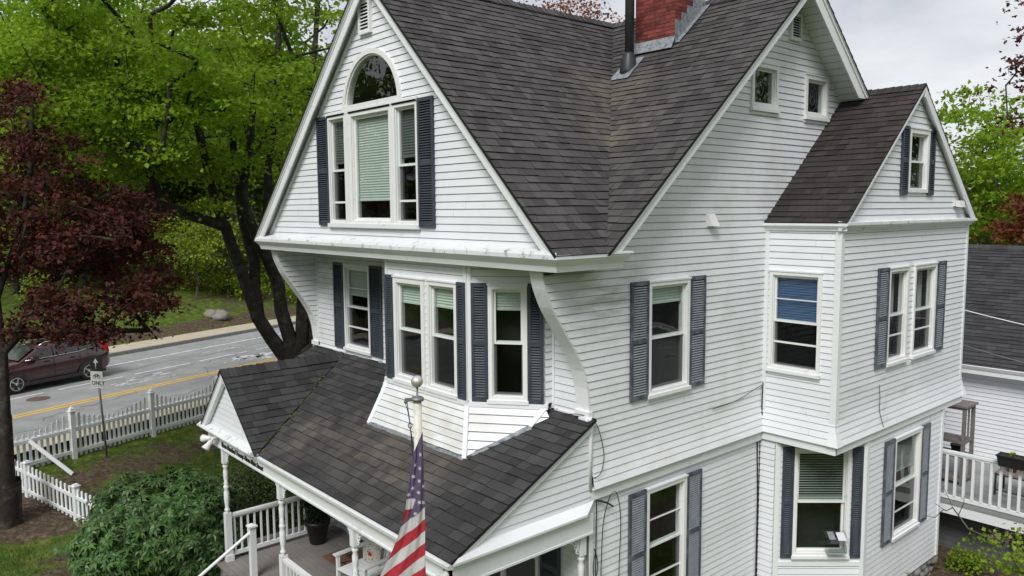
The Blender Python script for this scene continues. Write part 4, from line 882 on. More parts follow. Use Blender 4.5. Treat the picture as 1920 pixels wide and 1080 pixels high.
def soilv(x, y):
    t = x*RN[0]+y*RN[1]; s = x*RD[0]+y*RD[1]
    v = np.zeros_like(x)+.05
    v = np.maximum(v, np.exp(-(((t-15.0)/1.25)**2))*np.where((s > .3), .62, .15))                # worn strip inside the tall fence
    v = np.maximum(v, np.exp(-(((x+13.2)/1.5)**2+((y+4.6)/1.6)**2)**1.5)*1.2)                  # mulch round the red tree
    v = np.maximum(v, np.exp(-(((x+9.6)/2.4)**2+((y+3.2)/2.2)**2)**1.5)*1.0)                   # under the big shrub
    v = np.maximum(v, np.where((t > 29.6) & (t < 31.4), .7, 0)); v = np.maximum(v, np.where(t > 36, .22, 0)); v = np.maximum(v, np.where((t >= 31.6) & (t <= 36), .08+.45*np.clip((s-18)/4, 0, 1), 0))
    v = np.maximum(v, np.where((x > -9) & (x < 5) & (y > 6), .8, 0)); return v
xs = np.unique(np.concatenate([np.linspace(-420, -60, 40), np.linspace(-60, -22, 77), np.linspace(-22, -6, 65), np.linspace(-6, 20, 40), np.linspace(20, 300, 25)]))
ys = np.unique(np.concatenate([np.linspace(-300, -30, 25), np.linspace(-30, -8, 40), np.linspace(-8, 14, 89), np.linspace(14, 50, 60), np.linspace(50, 420, 40)]))
GX, GY = np.meshgrid(xs, ys); GZ = gz(GX, GY); nx_, ny_ = len(xs), len(ys)
vv = np.stack([GX.ravel(), GY.ravel(), GZ.ravel()], 1); ii = (np.arange(ny_-1)[:, None]*nx_+np.arange(nx_-1)[None]).ravel()
gr = npmesh('ground', vv, np.stack([ii, ii+1, ii+nx_+1, ii+nx_], 1), 'ground', smooth=True); gr['kind'] = 'structure'
at = gr.data.attributes.new('soil', 'FLOAT', 'POINT'); at.data.foreach_set('value', soilv(GX.ravel(), GY.ravel()).astype(np.float32))
M['asphalt'] = mat('asphalt', (.27, .27, .272), .9, var=.14, nscale=1.2, dirt=(.29, .29, .29), dscale=.6, bump=.5, bscale=60)
M['patch'] = mat('asphalt_patch', (.115, .115, .12), .9, var=.14, nscale=2); M['tar'] = mat('tar_crack', (.035, .035, .036), .7)
M['walk'] = mat('concrete', (.46, .41, .31), .9, var=.12, nscale=2, bump=.2); M['granite'] = mat('granite_kerb', (.20, .195, .185), .85, var=.2, nscale=8)
M['yellow'] = mat('road_yellow', (.72, .44, .05), .7, var=.12, nscale=4, dirt=(.35, .27, .12), dscale=6, lo=.62, hi=.85); M['white'] = mat('road_white', (.75, .75, .75), .7, var=.1, dirt=(.25, .25, .25), dscale=7, lo=.48, hi=.7)
def strip(mb, s0, s1, t0, t1, z, m, step=4.):
    n = max(1, int(abs(s1-s0)/step))
    for i in range(n):
        a, b = s0+(s1-s0)*i/n, s0+(s1-s0)*(i+1)/n; mb.face([(*st(a, t0), z), (*st(b, t0), z), (*st(b, t1), z), (*st(a, t1), z)][::-1], m)
mb = MB(); strip(mb, -120, 160, 17.55, 27.5, ZR, 'asphalt'); ro = mb.build('road'); ro['kind'] = 'structure'
mb = MB(); z = ZR+.004
for d in (-.13, .13): strip(mb, -100, 150, 20.75+d-.065, 20.75+d+.065, z, 'yellow')
strip(mb, -100, 150, 25.68, 25.80, z, 'white')
for k in range(-12, 30): strip(mb, k*3.-.3, k*3.+2.2, 23.22, 23.32, z, 'white', 9)
strip(mb, -60, 60, 17.95, 18.05, z, 'white')
def glyph(pts, s, t, m='white', sc=1.):      # painted bits, laid on the road
    for (a0, a1, b0, b1) in pts: mb.face([(*st(s+a0*sc, t+b0*sc), z+.001), (*st(s+a1*sc, t+b0*sc), z+.001), (*st(s+a1*sc, t+b1*sc), z+.001), (*st(s+a0*sc, t+b1*sc), z+.001)][::-1], m)
rnd = random.Random(4)
for k in range(26): a = rnd.uniform(0, 2.3); b = rnd.uniform(0, 1.1); glyph([(a, a+rnd.uniform(.12, .5), b, b+rnd.uniform(.03, .09))], 7.0, 21.6)
for k in range(16): a = rnd.uniform(0, 1.8); b = rnd.uniform(0, .5); glyph([(a, a+rnd.uniform(.12, .5), b, b+rnd.uniform(.02, .05))], 12.6, 24.3)
for k in range(34): a = rnd.gauss(0, .55); b = rnd.gauss(0, .25); w_ = rnd.uniform(.15, .5); glyph([(a, a+w_, b, b+w_*.5)], 13.3, 21.9)
mk = mb.build('road_markings'); mk['kind'] = 'structure'
mb = MB()
def crack(s, t, ds, dt, n, w_=.03):
    p = [(s+ds*i/n+rnd.gauss(0, .06), t+dt*i/n+rnd.gauss(0, .10)) for i in range(n+1)]
    for a, b in zip(p, p[1:]): mb.face([(*st(a[0], a[1]), ZR+.003), (*st(b[0], b[1]), ZR+.003), (*st(b[0], b[1]+w_), ZR+.003), (*st(a[0], a[1]+w_), ZR+.003)][::-1], 'tar')
crack(-20, 24.0, 50, .4, 60, .035); crack(3, 19.6, 4, .9, 14); crack(9.5, 20, 1.5, 2, 8); crack(8, 22.6, 6, .5, 16); crack(0, 18.6, 9, .2, 24, .02); crack(2, 22, .3, 4, 12, .02); crack(12, 19.4, 6, .6, 16); crack(16, 22.6, 5, .8, 12)
ck = mb.build('road_cracks'); ck['kind'] = 'structure'
mb = MB(); strip(mb, -120, 160, 27.68, 29.3, ZR+.15, 'walk', 1.5); strip(mb, -120, 160, 16.75, 17.55, ZR+.01, 'walk', 3); pv = mb.build('pavement'); pv['kind'] = 'structure'
mb = MB()
for k in range(-40, 60):
    a = k*2.4; F = lambda a_, b_, c_: Vector((*st(a_, c_), b_)); mb.box(F, a+.01, a+2.39, ZR-.1, ZR+.152, 27.5, 27.68, 'granite')
kb = mb.build('kerb'); kb['kind'] = 'structure'
mb = MB(); sx, sy = st(4.6, 22.5); mb.lathe((sx, sy, ZR+.001), [(.36, 0), (.36, .006), (.33, .008), (.001, .009)], 'rustlid' if 'rustlid' in M else 'terracotta', 20)
M['terracotta2'] = mat('rusty_iron', (.12, .075, .06), .8, var=.3); 
mh = mb.build('manhole_cover', org=(sx, sy, ZR)); mh.data.materials.clear(); mh.data.materials.append(M['terracotta2']); tag(mh, 'round rusty manhole cover in the road beside the car', 'manhole cover')
# walkway behind/left of porch
M['flag'] = mat('path_stone', (.19, .165, .14), .9, var=.2)
mb = MB(); mb.face([(-13.0, -1.6, .04), (-11.3, -2.1, .012), (-11.3, 2.5, .012), (-12.8, 3., .04)][::1], 'flag'); pt = mb.build('path'); pt.location.z = .03; pt['kind'] = 'structure'
# ---------------------------------------------------------------- tall fence along the street
def picket(mb, x, y, z0, z1, d, w_=.07, round_=True, th=.02, m='trim'):
    F = Fr((x, y, 0), (d[0], d[1], 0)); n = 5
    pr = [(-w_/2, z0), (w_/2, z0)]+([(w_/2*math.cos(math.pi*i/n), z1-w_/2+w_/2*math.sin(math.pi*i/n)) for i in range(n+1)] if round_ else [(w_/2, z1-.03), (0, z1), (-w_/2, z1-.03)])
    mb.prism([F(a, b, -th/2) for a, b in pr], F.n*th, m)
def fpost(par, x, y, z0, h, w_=.13, d=RD):
    mb = MB(); F = Fr((x, y, 0), (d[0], d[1], 0)); a = w_/2
    mb.box(F, -a, a, z0-.2, z0+h-.16, -a, a, 'trim'); mb.box(F, -a-.025, a+.025, z0+h-.16, z0+h-.13, -a-.025, a+.025, 'trim')
    b = a*.8; mb.faces([F(-b, z0+h-.13, -b), F(b, z0+h-.13, -b), F(b, z0+h-.13, b), F(-b, z0+h-.13, b), F(-b*1.1, z0+h-.08, -b*1.1), F(b*1.1, z0+h-.08, -b*1.1), F(b*1.1, z0+h-.08, b*1.1), F(-b*1.1, z0+h-.08, b*1.1), F(0, z0+h, 0)],
        [(0, 1, 5, 4), (1, 2, 6, 5), (2, 3, 7, 6), (3, 0, 4, 7), (4, 5, 8), (5, 6, 8), (6, 7, 8), (7, 4, 8)], 'trim'); mb.build('fence_post', par, (x, y, z0))
TF = 16.45; fx, fy = st(6, TF)
fence = root('picket_fence', (fx, fy, gzf(fx, fy)), 'tall white picket fence with scalloped pickets and capped posts along the street', 'fence')
posts = [-.35, 2.2, 4.62, 7.1, 9.6, 12.1, 14.6, 17.1]
for s in posts: x, y = st(s, TF); fpost(fence, x, y, gzf(x, y), 1.46)
for s0, s1 in zip(posts, posts[1:]):
    mb = MB(); n = 15
    for i in range(n):
        s = s0+.14+(s1-s0-.28)*(i+.5)/n; e = abs(2*(i+.5)/n-1); x, y = st(s, TF+.02); g = gzf(x, y)
        picket(mb, x, y, g+.02+rnd.uniform(-.01, .01), g+.96+.30*e**2+rnd.uniform(-.012, .012), RD)
    for h in (.20, .80):
        a, b = st(s0+.06, TF-.02), st(s1-.06, TF-.02); mb.bar((*a, gzf(*a)+h), (*b, gzf(*b)+h), .04, .095, 'trim')
    for i in range(n+3):       # low inner pickets behind the bottom rail
        s = s0+.1+(s1-s0-.2)*(i+.5)/(n+3); x, y = st(s, TF+.10); g = gzf(x, y); picket(mb, x, y, g, g+.17, RD, .06, False)
    x, y = st((s0+s1)/2, TF); mb.build('picket_panel', fence, (x, y, gzf(x, y)))
mb = MB(); a, b = st(1.0, TF-.10), st(1.55, TF-1.0); mb.bar((*a, gzf(*a)+.86), (*b, gzf(*b)+.04), .03, .10, 'trim'); mb.build('brace', fence, (*a, gzf(*a)))
lf = root('low_picket_fence', (*st(.22, 14.3), .6), 'low white picket fence with flat-capped posts between the tall fence and the rhododendron', 'fence')
tp = [16.3, 15.05, 13.05, 11.3]
for t in tp: x, y = st(.22, t); g = gzf(x, y); mb = MB(); F = Fr((x, y, 0), (RN[0], RN[1], 0)); mb.box(F, -.06, .06, g-.1, g+.84, -.06, .06, 'trim'); mb.box(F, -.085, .085, g+.84, g+.865, -.085, .085, 'trim'); mb.box(F, -.055, .055, g+.865, g+.895, -.055, .055, 'trim'); mb.build('fence_post', lf, (x, y, g))
for t0, t1 in zip(tp, tp[1:]):
    mb = MB(); n = int((t0-t1)/.155)
    for i in range(n): t = t0-(t0-t1)*(i+.5)/n; x, y = st(.22, t); g = gzf(x, y); picket(mb, x, y, g+.03, g+.80, RN, .07)
    for h in (.16, .60): a, b = st(.19, t0), st(.19, t1); mb.bar((*a, gzf(*a)+h), (*b, gzf(*b)+h), .03, .07, 'trim')
    x, y = st(.22, (t0+t1)/2); mb.build('picket_panel', lf, (x, y, gzf(x, y)))
# street sign
sx, sy = -16.0, -2.56; g = gzf(sx, sy)
sg = root('street_sign', (sx, sy, g), 'small black and white lane sign on a grey steel pole behind the picket fence', 'sign')
mb = MB(); mb.tube([(sx+.0, sy-.0, g-.1), (sx-.12, sy-.10, g+2.74)], .03, 'steel', 8); mb.build('pole', sg, (sx, sy, g))
F = Fr((sx-.06, sy-.12, g), (.80, .60, 0)); mb = MB(); M['signblack'] = mat('sign_black', (.02, .02, .02), .5); M['signwhite'] = mat('sign_white', (.7, .7, .68), .5)
mb.box(F, -.19, .19, 1.95, 2.42, .0, .012, 'signwhite'); mb.box(F, -.19, .19, 2.42, 2.86, .0, .012, 'signblack'); mb.box(F, -.165, .165, 2.0, 2.008, .0125, .0135, 'signblack')
text_geo('ONLY', .155, F, -.17, 2.04, .014, .001, 'signblack', mb, bold=.004)
def ring(cx, cz, r, m, rr=.008): mb.tube([F(cx+r*math.cos(t), cz+r*math.sin(t), .016) for t in [i*math.pi/6 for i in range(13)]], rr, m, 4)
ring(-.07, 2.27, .045, 'signblack'); ring(.07, 2.27, .045, 'signblack'); mb.tube([F(-.07, 2.27, .016), F(-.02, 2.34, .016), F(.05, 2.34, .016), F(.07, 2.27, .016)], .007, 'signblack', 4); mb.tube([F(-.02, 2.34, .016), F(0, 2.27, .016), F(.05, 2.34, .016)], .007, 'signblack', 4)
mb.tube([F(.0, 2.5, .016), F(.0, 2.66, .016)], .02, 'signwhite', 4); mb.face([F(-.08, 2.66, .018), F(.08, 2.66, .018), F(0, 2.78, .018)], 'signwhite'); mb.build('sign_plate', sg, (sx, sy, g+2.4))
# ---------------------------------------------------------------- car (maroon SUV)
def car():
    s_c, t_c = 5.95, 24.75; ox, oy = st(s_c, t_c)
    r = root('parked_car', (ox, oy, ZR), 'maroon red SUV with silver roof rails and a silver sunshade behind its windscreen', 'car')
    # local frame: a = towards the rear (s+), b up, c towards the house (t-)
    F = Fr((ox, oy, ZR+.003), (RD[0], RD[1], 0)); F.n = Vector((-RN[0], -RN[1], 0))
    # stations along a: (a, zlow, zbelt, half width low, half width belt)
    S_ = [(-2.25, .42, .72, .62, .60), (-2.20, .28, .86, .76, .72), (-2.0, .24, .98, .86, .80), (-1.5, .24, 1.04, .90, .86), (-1.05, .24, 1.08, .91, .88), (-.6, .24, 1.10, .91, .89), (.3, .24, 1.12, .91, .89), (1.1, .26, 1.15, .91, .88), (1.6, .30, 1.18, .90, .86), (2.05, .34, 1.20, .86, .80), (2.22, .42, 1.12, .74, .72), (2.27, .5, .9, .70, .68)]
    mb = MB(); rows = []
    for a, zl, zb, wl, wb in S_:
        zm = zl+(zb-zl)*.55; wm = max(wl, wb)+.02
        half = [(wl*.86, zl), (wl, zl+.07), (wm, zm), (wb, zb-.04), (wb*.93, zb), (0, zb+.03)]
        rows.append([F(a, z, c) for c, z in half]+[F(a, z, -c) for c, z in half[::-1][1:]])
    k = len(rows[0]); P = [p for r_ in rows for p in r_]
    fs = [(i*k+j, (i+1)*k+j, (i+1)*k+j+1, i*k+j+1) for i in range(len(rows)-1) for j in range(k-1)]; fs += [tuple(range(k)), tuple(range((len(rows)-1)*k, len(rows)*k))[::-1]]
    mb.faces(P, fs, 'carpaint', True)
    # greenhouse
    G = [(-1.12, 1.06, .84, 0), (-.42, 1.48, .70, 1), (-.1, 1.56, .66, 1), (.7, 1.58, .65, 1), (1.45, 1.54, .64, 1), (1.72, 1.46, .64, 1), (2.08, 1.18, .78, 0)]
    rows = []
    for a, zt, wt, f in G:
        zb = 1.10+.02*a; ztt = max(zt, zb+.01); wb = .86; rows.append([F(a, zb, wb), F(a, (zb+ztt)/2, (wb+wt)/2+.015), F(a, ztt-.03, wt+.02), F(a, ztt, wt-.06), F(a, ztt+.015, 0), F(a, ztt, -wt+.06), F(a, ztt-.03, -wt-.02), F(a, (zb+ztt)/2, -(wb+wt)/2-.015), F(a, zb, -wb)])
    k = 9; P = [p for r_ in rows for p in r_]; fs = [(i*k+j, (i+1)*k+j, (i+1)*k+j+1, i*k+j+1) for i in range(len(rows)-1) for j in range(k-1)]; mb.faces(P, fs, 'carpaint', True)
    mb.build('body', r, (ox, oy, ZR+.3))
    def side(sg_, pts, m, nm, push=.03):
        g = MB(); q = []
        for a, z in pts:
            f = (z-1.10)/(.46); wdt = .875-.205*f if z > 1.1 else .93; q.append(F(a, z, sg_*(wdt+push)))
        g.face(q if sg_ > 0 else q[::-1], m); return g.build(nm, r, (ox, oy, ZR+1))
    for sg_ in (1, -1):
        side(sg_, [(-.92, 1.13), (-.02, 1.14), (-.02, 1.47), (-.40, 1.42)], 'carglass', 'side_window'); side(sg_, [(.05, 1.14), (.92, 1.17), (.86, 1.50), (.05, 1.49)], 'carglass', 'side_window'); side(sg_, [(1.0, 1.17), (1.62, 1.27), (1.50, 1.45), (.95, 1.49)], 'carglass', 'side_window')
        g = MB(); g.tube([F(-.98, 1.115, sg_*.905), F(0, 1.125, sg_*.91), F(.95, 1.15, sg_*.90), F(1.70, 1.26, sg_*.85)], .014, 'chrome', 6); g.build('window_trim', r, (ox, oy, ZR+1))
        g = MB(); g.tube([F(-.35, 1.53, sg_*.62), F(-.1, 1.63, sg_*.61), F(.8, 1.66, sg_*.60), F(1.5, 1.61, sg_*.59), F(1.66, 1.52, sg_*.59)], .024, 'chrome', 6); g.build('roof_rail', r, (ox, oy, ZR+1.6))
        g = MB(); g.box(F, -1.9, 1.95, .24, .36, sg_*.90, sg_*.935, 'carplastic'); g.build('sill_trim', r, (ox, oy, ZR+.3))
        g = MB(); g.box(F, -.80, -.58, 1.10, 1.24, sg_*.92, sg_*1.07, 'carpaint'); g.build('wing_mirror', r, F(-.7, 1.1, sg_*.95))
        g = MB(); g.faces([F(2.08, 1.0, sg_*.82), F(2.24, 1.0, sg_*.66), F(2.0, 1.45, sg_*.62), F(1.84, 1.45, sg_*.70)], [(0, 1, 2, 3)], 'tail'); g.box(F, 1.95, 2.12, 1.02, 1.30, sg_*.72, sg_*.86, 'tail'); g.build('tail_light', r, F(2.1, 1.1, sg_*.7))
        g = MB(); g.faces([F(-2.10, .72, sg_*.80), F(-1.78, .84, sg_*.875), F(-1.80, .96, sg_*.84), F(-2.12, .90, sg_*.70), F(-2.22, .74, sg_*.62)], [(0, 1, 2, 3, 4)], 'alloy'); g.build('headlight', r, F(-2, .8, sg_*.8))
        for a in (.02, .98):
            g = MB(); g.box(F, a-.004, a+.004, .42, 1.10, sg_*.925, sg_*.932, 'rubber'); g.build('door_gap', r, F(a, .5, sg_*.9))
        for a in (-.22, .72): g = MB(); g.box(F, a-.09, a+.09, .98, 1.01, sg_*.915, sg_*.95, 'carpaint'); g.build('door_handle', r, F(a, 1, sg_*.9))
    g = MB(); g.faces([F(-1.10, 1.10, .74), F(-1.10, 1.10, -.74), F(-.45, 1.50, -.62), F(-.45, 1.50, .62)], [(0, 1, 2, 3)], 'carglass')
    ws = g.build('windscreen', r, F(-.8, 1.3, 0)); ws.location += Vector((-RD[0]*.03, -RD[1]*.03, .03))
    g = MB(); g.faces([F(-1.06, 1.165, .68), F(-1.06, 1.165, -.68), F(-.50, 1.515, -.57), F(-.50, 1.515, .57)], [(0, 1, 2, 3)], 'sunshade'); g.build('sunshade', r, F(-.8, 1.3, 0))
    g = MB(); g.faces([F(1.80, 1.44, .56), F(1.80, 1.44, -.56), F(2.12, 1.20, -.66), F(2.12, 1.20, .66)], [(0, 1, 2, 3)], 'carglass'); g.build('rear_window', r, F(2, 1.3, 0))
    g = MB(); g.box(F, -.2, .55, 1.60, 1.615, -.42, .42, 'carglass'); g.build('sunroof', r, F(.2, 1.6, 0))
    for a in (-1.32, 1.30):
        for sg_ in (1, -1):
            o = F(a, .345, sg_*.80); ax = F.n*sg_; g = MB(); g.lathe(o-ax*.10, [(.20, 0), (.33, .01), (.345, .05), (.345, .19), (.32, .225), (.24, .23)], 'rubber', 24, axis=ax); wh = g.build('wheel', r, o)
            g = MB(); g.lathe(o+ax*.115, [(.235, 0), (.235, .02), (.205, .022), (.20, -.01)], 'alloy', 20, axis=ax)
            for q in range(5):
                t = q*2*math.pi/5; e1 = F.u*math.cos(t)+Z*math.sin(t); g.bar(o+ax*.125, o+ax*.125+e1*.215, .055, .02, 'alloy', up=ax)
            g.lathe(o+ax*.115, [(.05, 0), (.05, .03), (.001, .035)], 'alloy', 10, axis=ax); g.build('rim', wh, o)
            g = MB(); n = 14          # arch trim
            for i in range(n):
                t0, t1 = math.pi*i/n, math.pi*(i+1)/n
                g.faces([F(a+q*math.cos(t), .345+q*math.sin(t), sg_*c) for t in (t0, t1) for q, c in ((.36, .935), (.43, .945))], [(0, 1, 3, 2)], 'carplastic')
                g.faces([F(a, .345, sg_*.9345)]+[F(a+.362*math.cos(t), .345+.362*math.sin(t), sg_*.9345) for t in (t0, t1)], [(0, 1, 2)], 'rubber') if False else None
            g.build('wheel_arch', r, o)
    return r
car()
# ---------------------------------------------------------------- trees
def leaf_cards(C_, n_per, rad, size, rng, flat=.35, lobes=1, elong=1.0, upb=.9, jitter=.3):
    """leaf faces scattered in flattened sprays round the centres C_ (k,3)"""
    k = len(C_); n = k*n_per; c = np.repeat(C_, n_per, 0); off = rng.normal(size=(n, 3))*np.array([.5, .5, .5*flat])*rad
    off[:, 2] -= (off[:, 0]**2+off[:, 1]**2)*.25/max(rad, .1); p = c+off
    nr = rng.normal(size=(n, 3))*.75; nr[:, 2] += upb; nr /= np.linalg.norm(nr, axis=1)[:, None]
    d = rng.normal(size=(n, 3)); d -= nr*(d*nr).sum(1)[:, None]; d /= np.linalg.norm(d, axis=1)[:, None]; e = np.cross(nr, d)
    sz = size*(1+rng.uniform(-jitter, jitter, n))[:, None]; vs = []
    angs = [0] if lobes == 1 else [-.85, 0, .85]
    for a in angs:
        ca, sa = math.cos(a), math.sin(a); d2 = d*ca+e*sa; e2 = -d*sa+e*ca; ln = 1. if a == 0 else .8; wd = .42*elong if lobes == 1 else .30
        q = np.stack([p, p+d2*sz*ln*.5+e2*sz*wd+nr*sz*.10, p+d2*sz*ln, p+d2*sz*ln*.5-e2*sz*wd+nr*sz*.10], 1); vs.append(q)
    v = np.concatenate(vs, 1).reshape(-1, 3) if lobes > 1 else vs[0].reshape(-1, 3)
    f = np.arange(len(v)).reshape(-1, 4); return v, f
def grow(nodes, parents, clusters, rng, step=.7, wig=.12):
    nodes = [np.array(p, float) for p in nodes]; par = list(parents); base = nodes[0]
    order = np.argsort([np.linalg.norm(np.asarray(c)-base) for c in clusters]); ends = []
    arr = np.array(nodes)
    for i in order:
        c = clusters[i]; dd = arr-c; dist = np.sqrt((dd**2).sum(1))+np.maximum(0, arr[:, 2]-c[2])*.9; dist[0] += 2
        j = int(np.argmin(dist)); q = arr[j]; L_ = np.linalg.norm(c-q); k = max(1, int(L_/step)); prev = j; new = []
        for s in range(1, k+1):
            t = s/k; p = q+(c-q)*t+rng.normal(size=3)*wig*(0 if s == k else 1)*min(1, L_); p[2] += math.sin(t*math.pi)*L_*.06
            nodes.append(p); par.append(prev); prev = len(nodes)-1; new.append(p)
        arr = np.concatenate([arr, np.array(new)]); ends.append(prev)
    return np.array(nodes), par
def wood(nodes, par, r_tip, r_base, expo=.5, n=6, fixed=None, floor=None):
    k = len(nodes); cnt = np.ones(k)
    for i in range(k-1, 0, -1): cnt[par[i]] += cnt[i]
    r = r_tip*cnt**expo; r = np.minimum(r, r_base) if not fixed else r
    if floor:
        ns_, (za, zb2, ra_, rb_) = floor
        for i in range(ns_): r[i] = max(r[i], float(np.interp(nodes[i][2], [za, zb2], [ra_, rb_])))
    ch = {}
    V_, F_ = [], []; base = 0
    for i in range(1, k):
        a, b = nodes[par[i]], nodes[i]; d = b-a; L_ = np.linalg.norm(d)
        if L_ < 1e-6: continue
        d /= L_; e = np.cross(d, [0.3, .2, .93]); e /= max(1e-6, np.linalg.norm(e)); g = np.cross(d, e); ra = min(r[par[i]], r[i]*1.35); rb = r[i]; m = n if ra > .03 else 4
        t = np.arange(m)*2*math.pi/m; ca, sa = np.cos(t)[:, None], np.sin(t)[:, None]
        V_.append(a-d*ra*.3+(e*ca+g*sa)*ra); V_.append(b+(e*ca+g*sa)*rb); j = np.arange(m)
        F_.append(np.stack([base+j, base+(j+1) % m, base+m+(j+1) % m, base+m+j], 1)); base += 2*m
    return np.concatenate(V_), np.concatenate(F_)
def crown_pts(rng, c, r, n, shell=.55, lumps=6, low=-1.):
    """cluster centres in an uneven ellipsoid crown"""
    L_ = rng.normal(size=(lumps, 3)); L_ /= np.linalg.norm(L_, axis=1)[:, None]; out_ = []
    while len(out_) < n:
        d = rng.normal(size=3); d /= np.linalg.norm(d); k = .78+.34*max(0, (L_@d).max()-.6)/.4; q = (shell+(1-shell)*rng.random())*k if rng.random() < .75 else rng.random()*k
        p = d*q
        if p[2] < low: continue
        out_.append(np.array(c)+p*np.array(r))
    return np.array(out_)
def subdiv(path, step=.8):
    o = [np.array(path[0], float)]
    for a, b in zip(path, path[1:]):
        a, b = np.array(a, float), np.array(b, float); k = max(1, int(np.linalg.norm(b-a)/step))
        for s in range(1, k+1): o.append(a+(b-a)*s/k)
    return o
def tree(name, loc, label, cat, seed, trunk, crown, ncl, nleaf, leafr, leafsize, lm, bm='bark', rtip=.006, rbase=.3, lobes=1, group=None, flat=.35, stems=None, stemr=None, extra=None, crown_low=-1., expo=.5):
    rng = np.random.default_rng(seed); loc = np.array(loc, float)
    nodes, par, fixed = [], [], {}
    if stems is None: stems = [[loc, loc+np.array([0, 0, trunk*.5])+rng.normal(size=3)*.1, loc+np.array([0, 0, trunk])+rng.normal(size=3)*.25]]
    nodes.append(np.array(stems[0][0], float)-np.array([0, 0, .3])); par.append(-1)
    for si, s in enumerate(stems):
        pts = subdiv(s); st_ = 0
        if si: dd = [np.linalg.norm(q-pts[0]) for q in nodes]; st_ = int(np.argmin(dd))
        prev = st_
        for p in pts[(1 if si else 0):]: nodes.append(p); par.append(prev); prev = len(nodes)-1
    cl = crown_pts(rng, crown[0], crown[1], ncl, low=crown_low)
    if extra is not None: cl = np.concatenate([cl, extra(rng)])
    ns_ = len(nodes); nd, pr2 = grow(nodes, par, cl, rng)
    v, f = wood(nd, pr2, rtip, rbase, expo=expo, floor=(ns_, stemr) if stemr else None)
    r = root(name, loc, label, cat, group); npmesh('trunk', v, f, bm, r, loc, True)
    lv, lf_ = leaf_cards(cl, nleaf, leafr, leafsize, rng, flat=flat, lobes=lobes); npmesh('crown', lv, lf_, lm, r, loc)
    return r
def pix(px, py, D):
    """world point seen at photo pixel (px,py), at horizontal distance D from the viewpoint: used only to read off where a tree limb grows"""
    d = cf+cr2*((px-960)/FPX)+cu2*((540-py)/FPX); return CAM+d*(D/math.hypot(d.x, d.y))
# big green maple: several stems from one base
D0 = 24.6; B0 = pix(545, 700, D0); gb = gzf(B0.x, B0.y); base = (B0.x, B0.y, gb)
def P_(l, D=D0, dd=0): return [pix(x, y, D+dd*i) for i, (x, y) in enumerate(l)]
fork = pix(540, 676, D0)
stems = [[base, pix(545, 700, D0), fork]+P_([(508, 633), (484, 596), (471, 559), (452, 507), (434, 459), (423, 426), (405, 380), (385, 300), (365, 215), (340, 130)], D0, -.06),
         [pix(423, 428, D0-.4)]+P_([(393, 415), (360, 404), (300, 385), (230, 372)], D0-.5, -.45),
         [pix(484, 596, D0)]+P_([(478, 545), (477, 493), (464, 448), (452, 396), (440, 300), (430, 200), (410, 90)], D0, .2),
         [fork]+P_([(545, 640), (527, 581), (523, 537), (508, 500), (495, 430), (504, 374), (502, 318), (515, 230), (520, 100), (530, -40)], D0, .05),
         [pix(501, 496, D0)]+P_([(486, 459), (471, 418), (455, 370), (470, 260), (480, 120)], D0, -.3),
         [fork]+P_([(566, 640), (568, 560), (575, 500), (560, 400), (575, 250), (590, 100), (600, -60)], D0, .1),
         [fork]+P_([(590, 650), (590, 560), (600, 450), (612, 300), (640, 120)], D0, .25)]
cc_ = pix(350, 60, D0); cc_.z = 13.2
def ex(rng):
    o = []
    for (x, y, D, sx_, sy_, n) in ((190, 230, 22.5, 130, 60, 36), (330, 300, 24, 120, 50, 30), (100, 100, 23, 120, 70, 30), (520, 130, 26, 80, 110, 36), (300, 150, 21.5, 150, 90, 50), (580, 300, 27, 30, 60, 10)):
        for i in range(n): p = pix(x+rng.normal()*sx_*.55, y+rng.normal()*sy_*.55, D+rng.normal()*.8); o.append([p.x, p.y, p.z])
    return np.array(o)
tree('maple_tree', base, 'tall many-stemmed green maple behind the left corner of the house', 'tree', 11, 2, ((cc_.x, cc_.y, cc_.z), (7.2, 7.2, 5.4)), 300, 165, .80, .118, 'leaf_maple', rtip=.012, rbase=.42, stemr=(3., 11., .23, .08), lobes=1, flat=.25, stems=stems, extra=ex, expo=.46, crown_low=-.75)
# red Japanese-type maple at left
D1 = 20.6; rb = pix(12, 1000, D1); rbz = gzf(rb.x, rb.y); rbase_ = (rb.x, rb.y, rbz)
rst = [[rbase_]+P_([(10, 900), (8, 780), (5, 660), (-5, 560), (20, 480), (45, 400), (60, 300), (60, 200)], D1, 0), [pix(8, 700, D1)]+P_([(60, 560), (110, 520), (180, 500), (240, 470)], D1, -.1), [pix(0, 600, D1)]+P_([(-60, 480), (-120, 380), (-160, 250)], D1, .2), [pix(20, 480, D1)]+P_([(90, 420), (170, 380), (240, 350)], D1, .3)]
def exr(rng):
    o = []
    for (x, y, D, sx_, sy_, n) in ((110, 450, 20.2, 110, 60, 84), (210, 400, 20.6, 90, 45, 60), (60, 290, 20.6, 70, 80, 45), (130, 570, 19.9, 110, 36, 34), (270, 560, 20.3, 50, 40, 26), (30, 180, 20.8, 45, 40, 18), (170, 625, 19.9, 60, 22, 9), (110, 615, 19.7, 110, 24, 22), (300, 520, 20.4, 30, 50, 10), (-80, 400, 20.6, 80, 140, 60), (200, 480, 21.6, 90, 60, 40), (265, 450, 21, 45, 50, 22)):
        for i in range(n): p = pix(x+rng.normal()*sx_*.5, y+rng.normal()*sy_*.5, D+rng.normal()*.9); o.append([p.x, p.y, p.z])
    return np.array(o)
cr_ = pix(40, 400, D1+.4)
tree('red_maple_tree', rbase_, 'dark red leaved maple with a thick trunk at the left edge of the yard', 'tree', 5, 2, ((cr_.x, cr_.y, cr_.z), (2.6, 2.6, 2.4)), 30, 44, .36, .085, 'leaf_red', bm='bark', rtip=.009, rbase=.34, stemr=(1.5, 4.0, .36, .05), lobes=3, stems=rst, extra=exr, expo=.40, flat=.5)
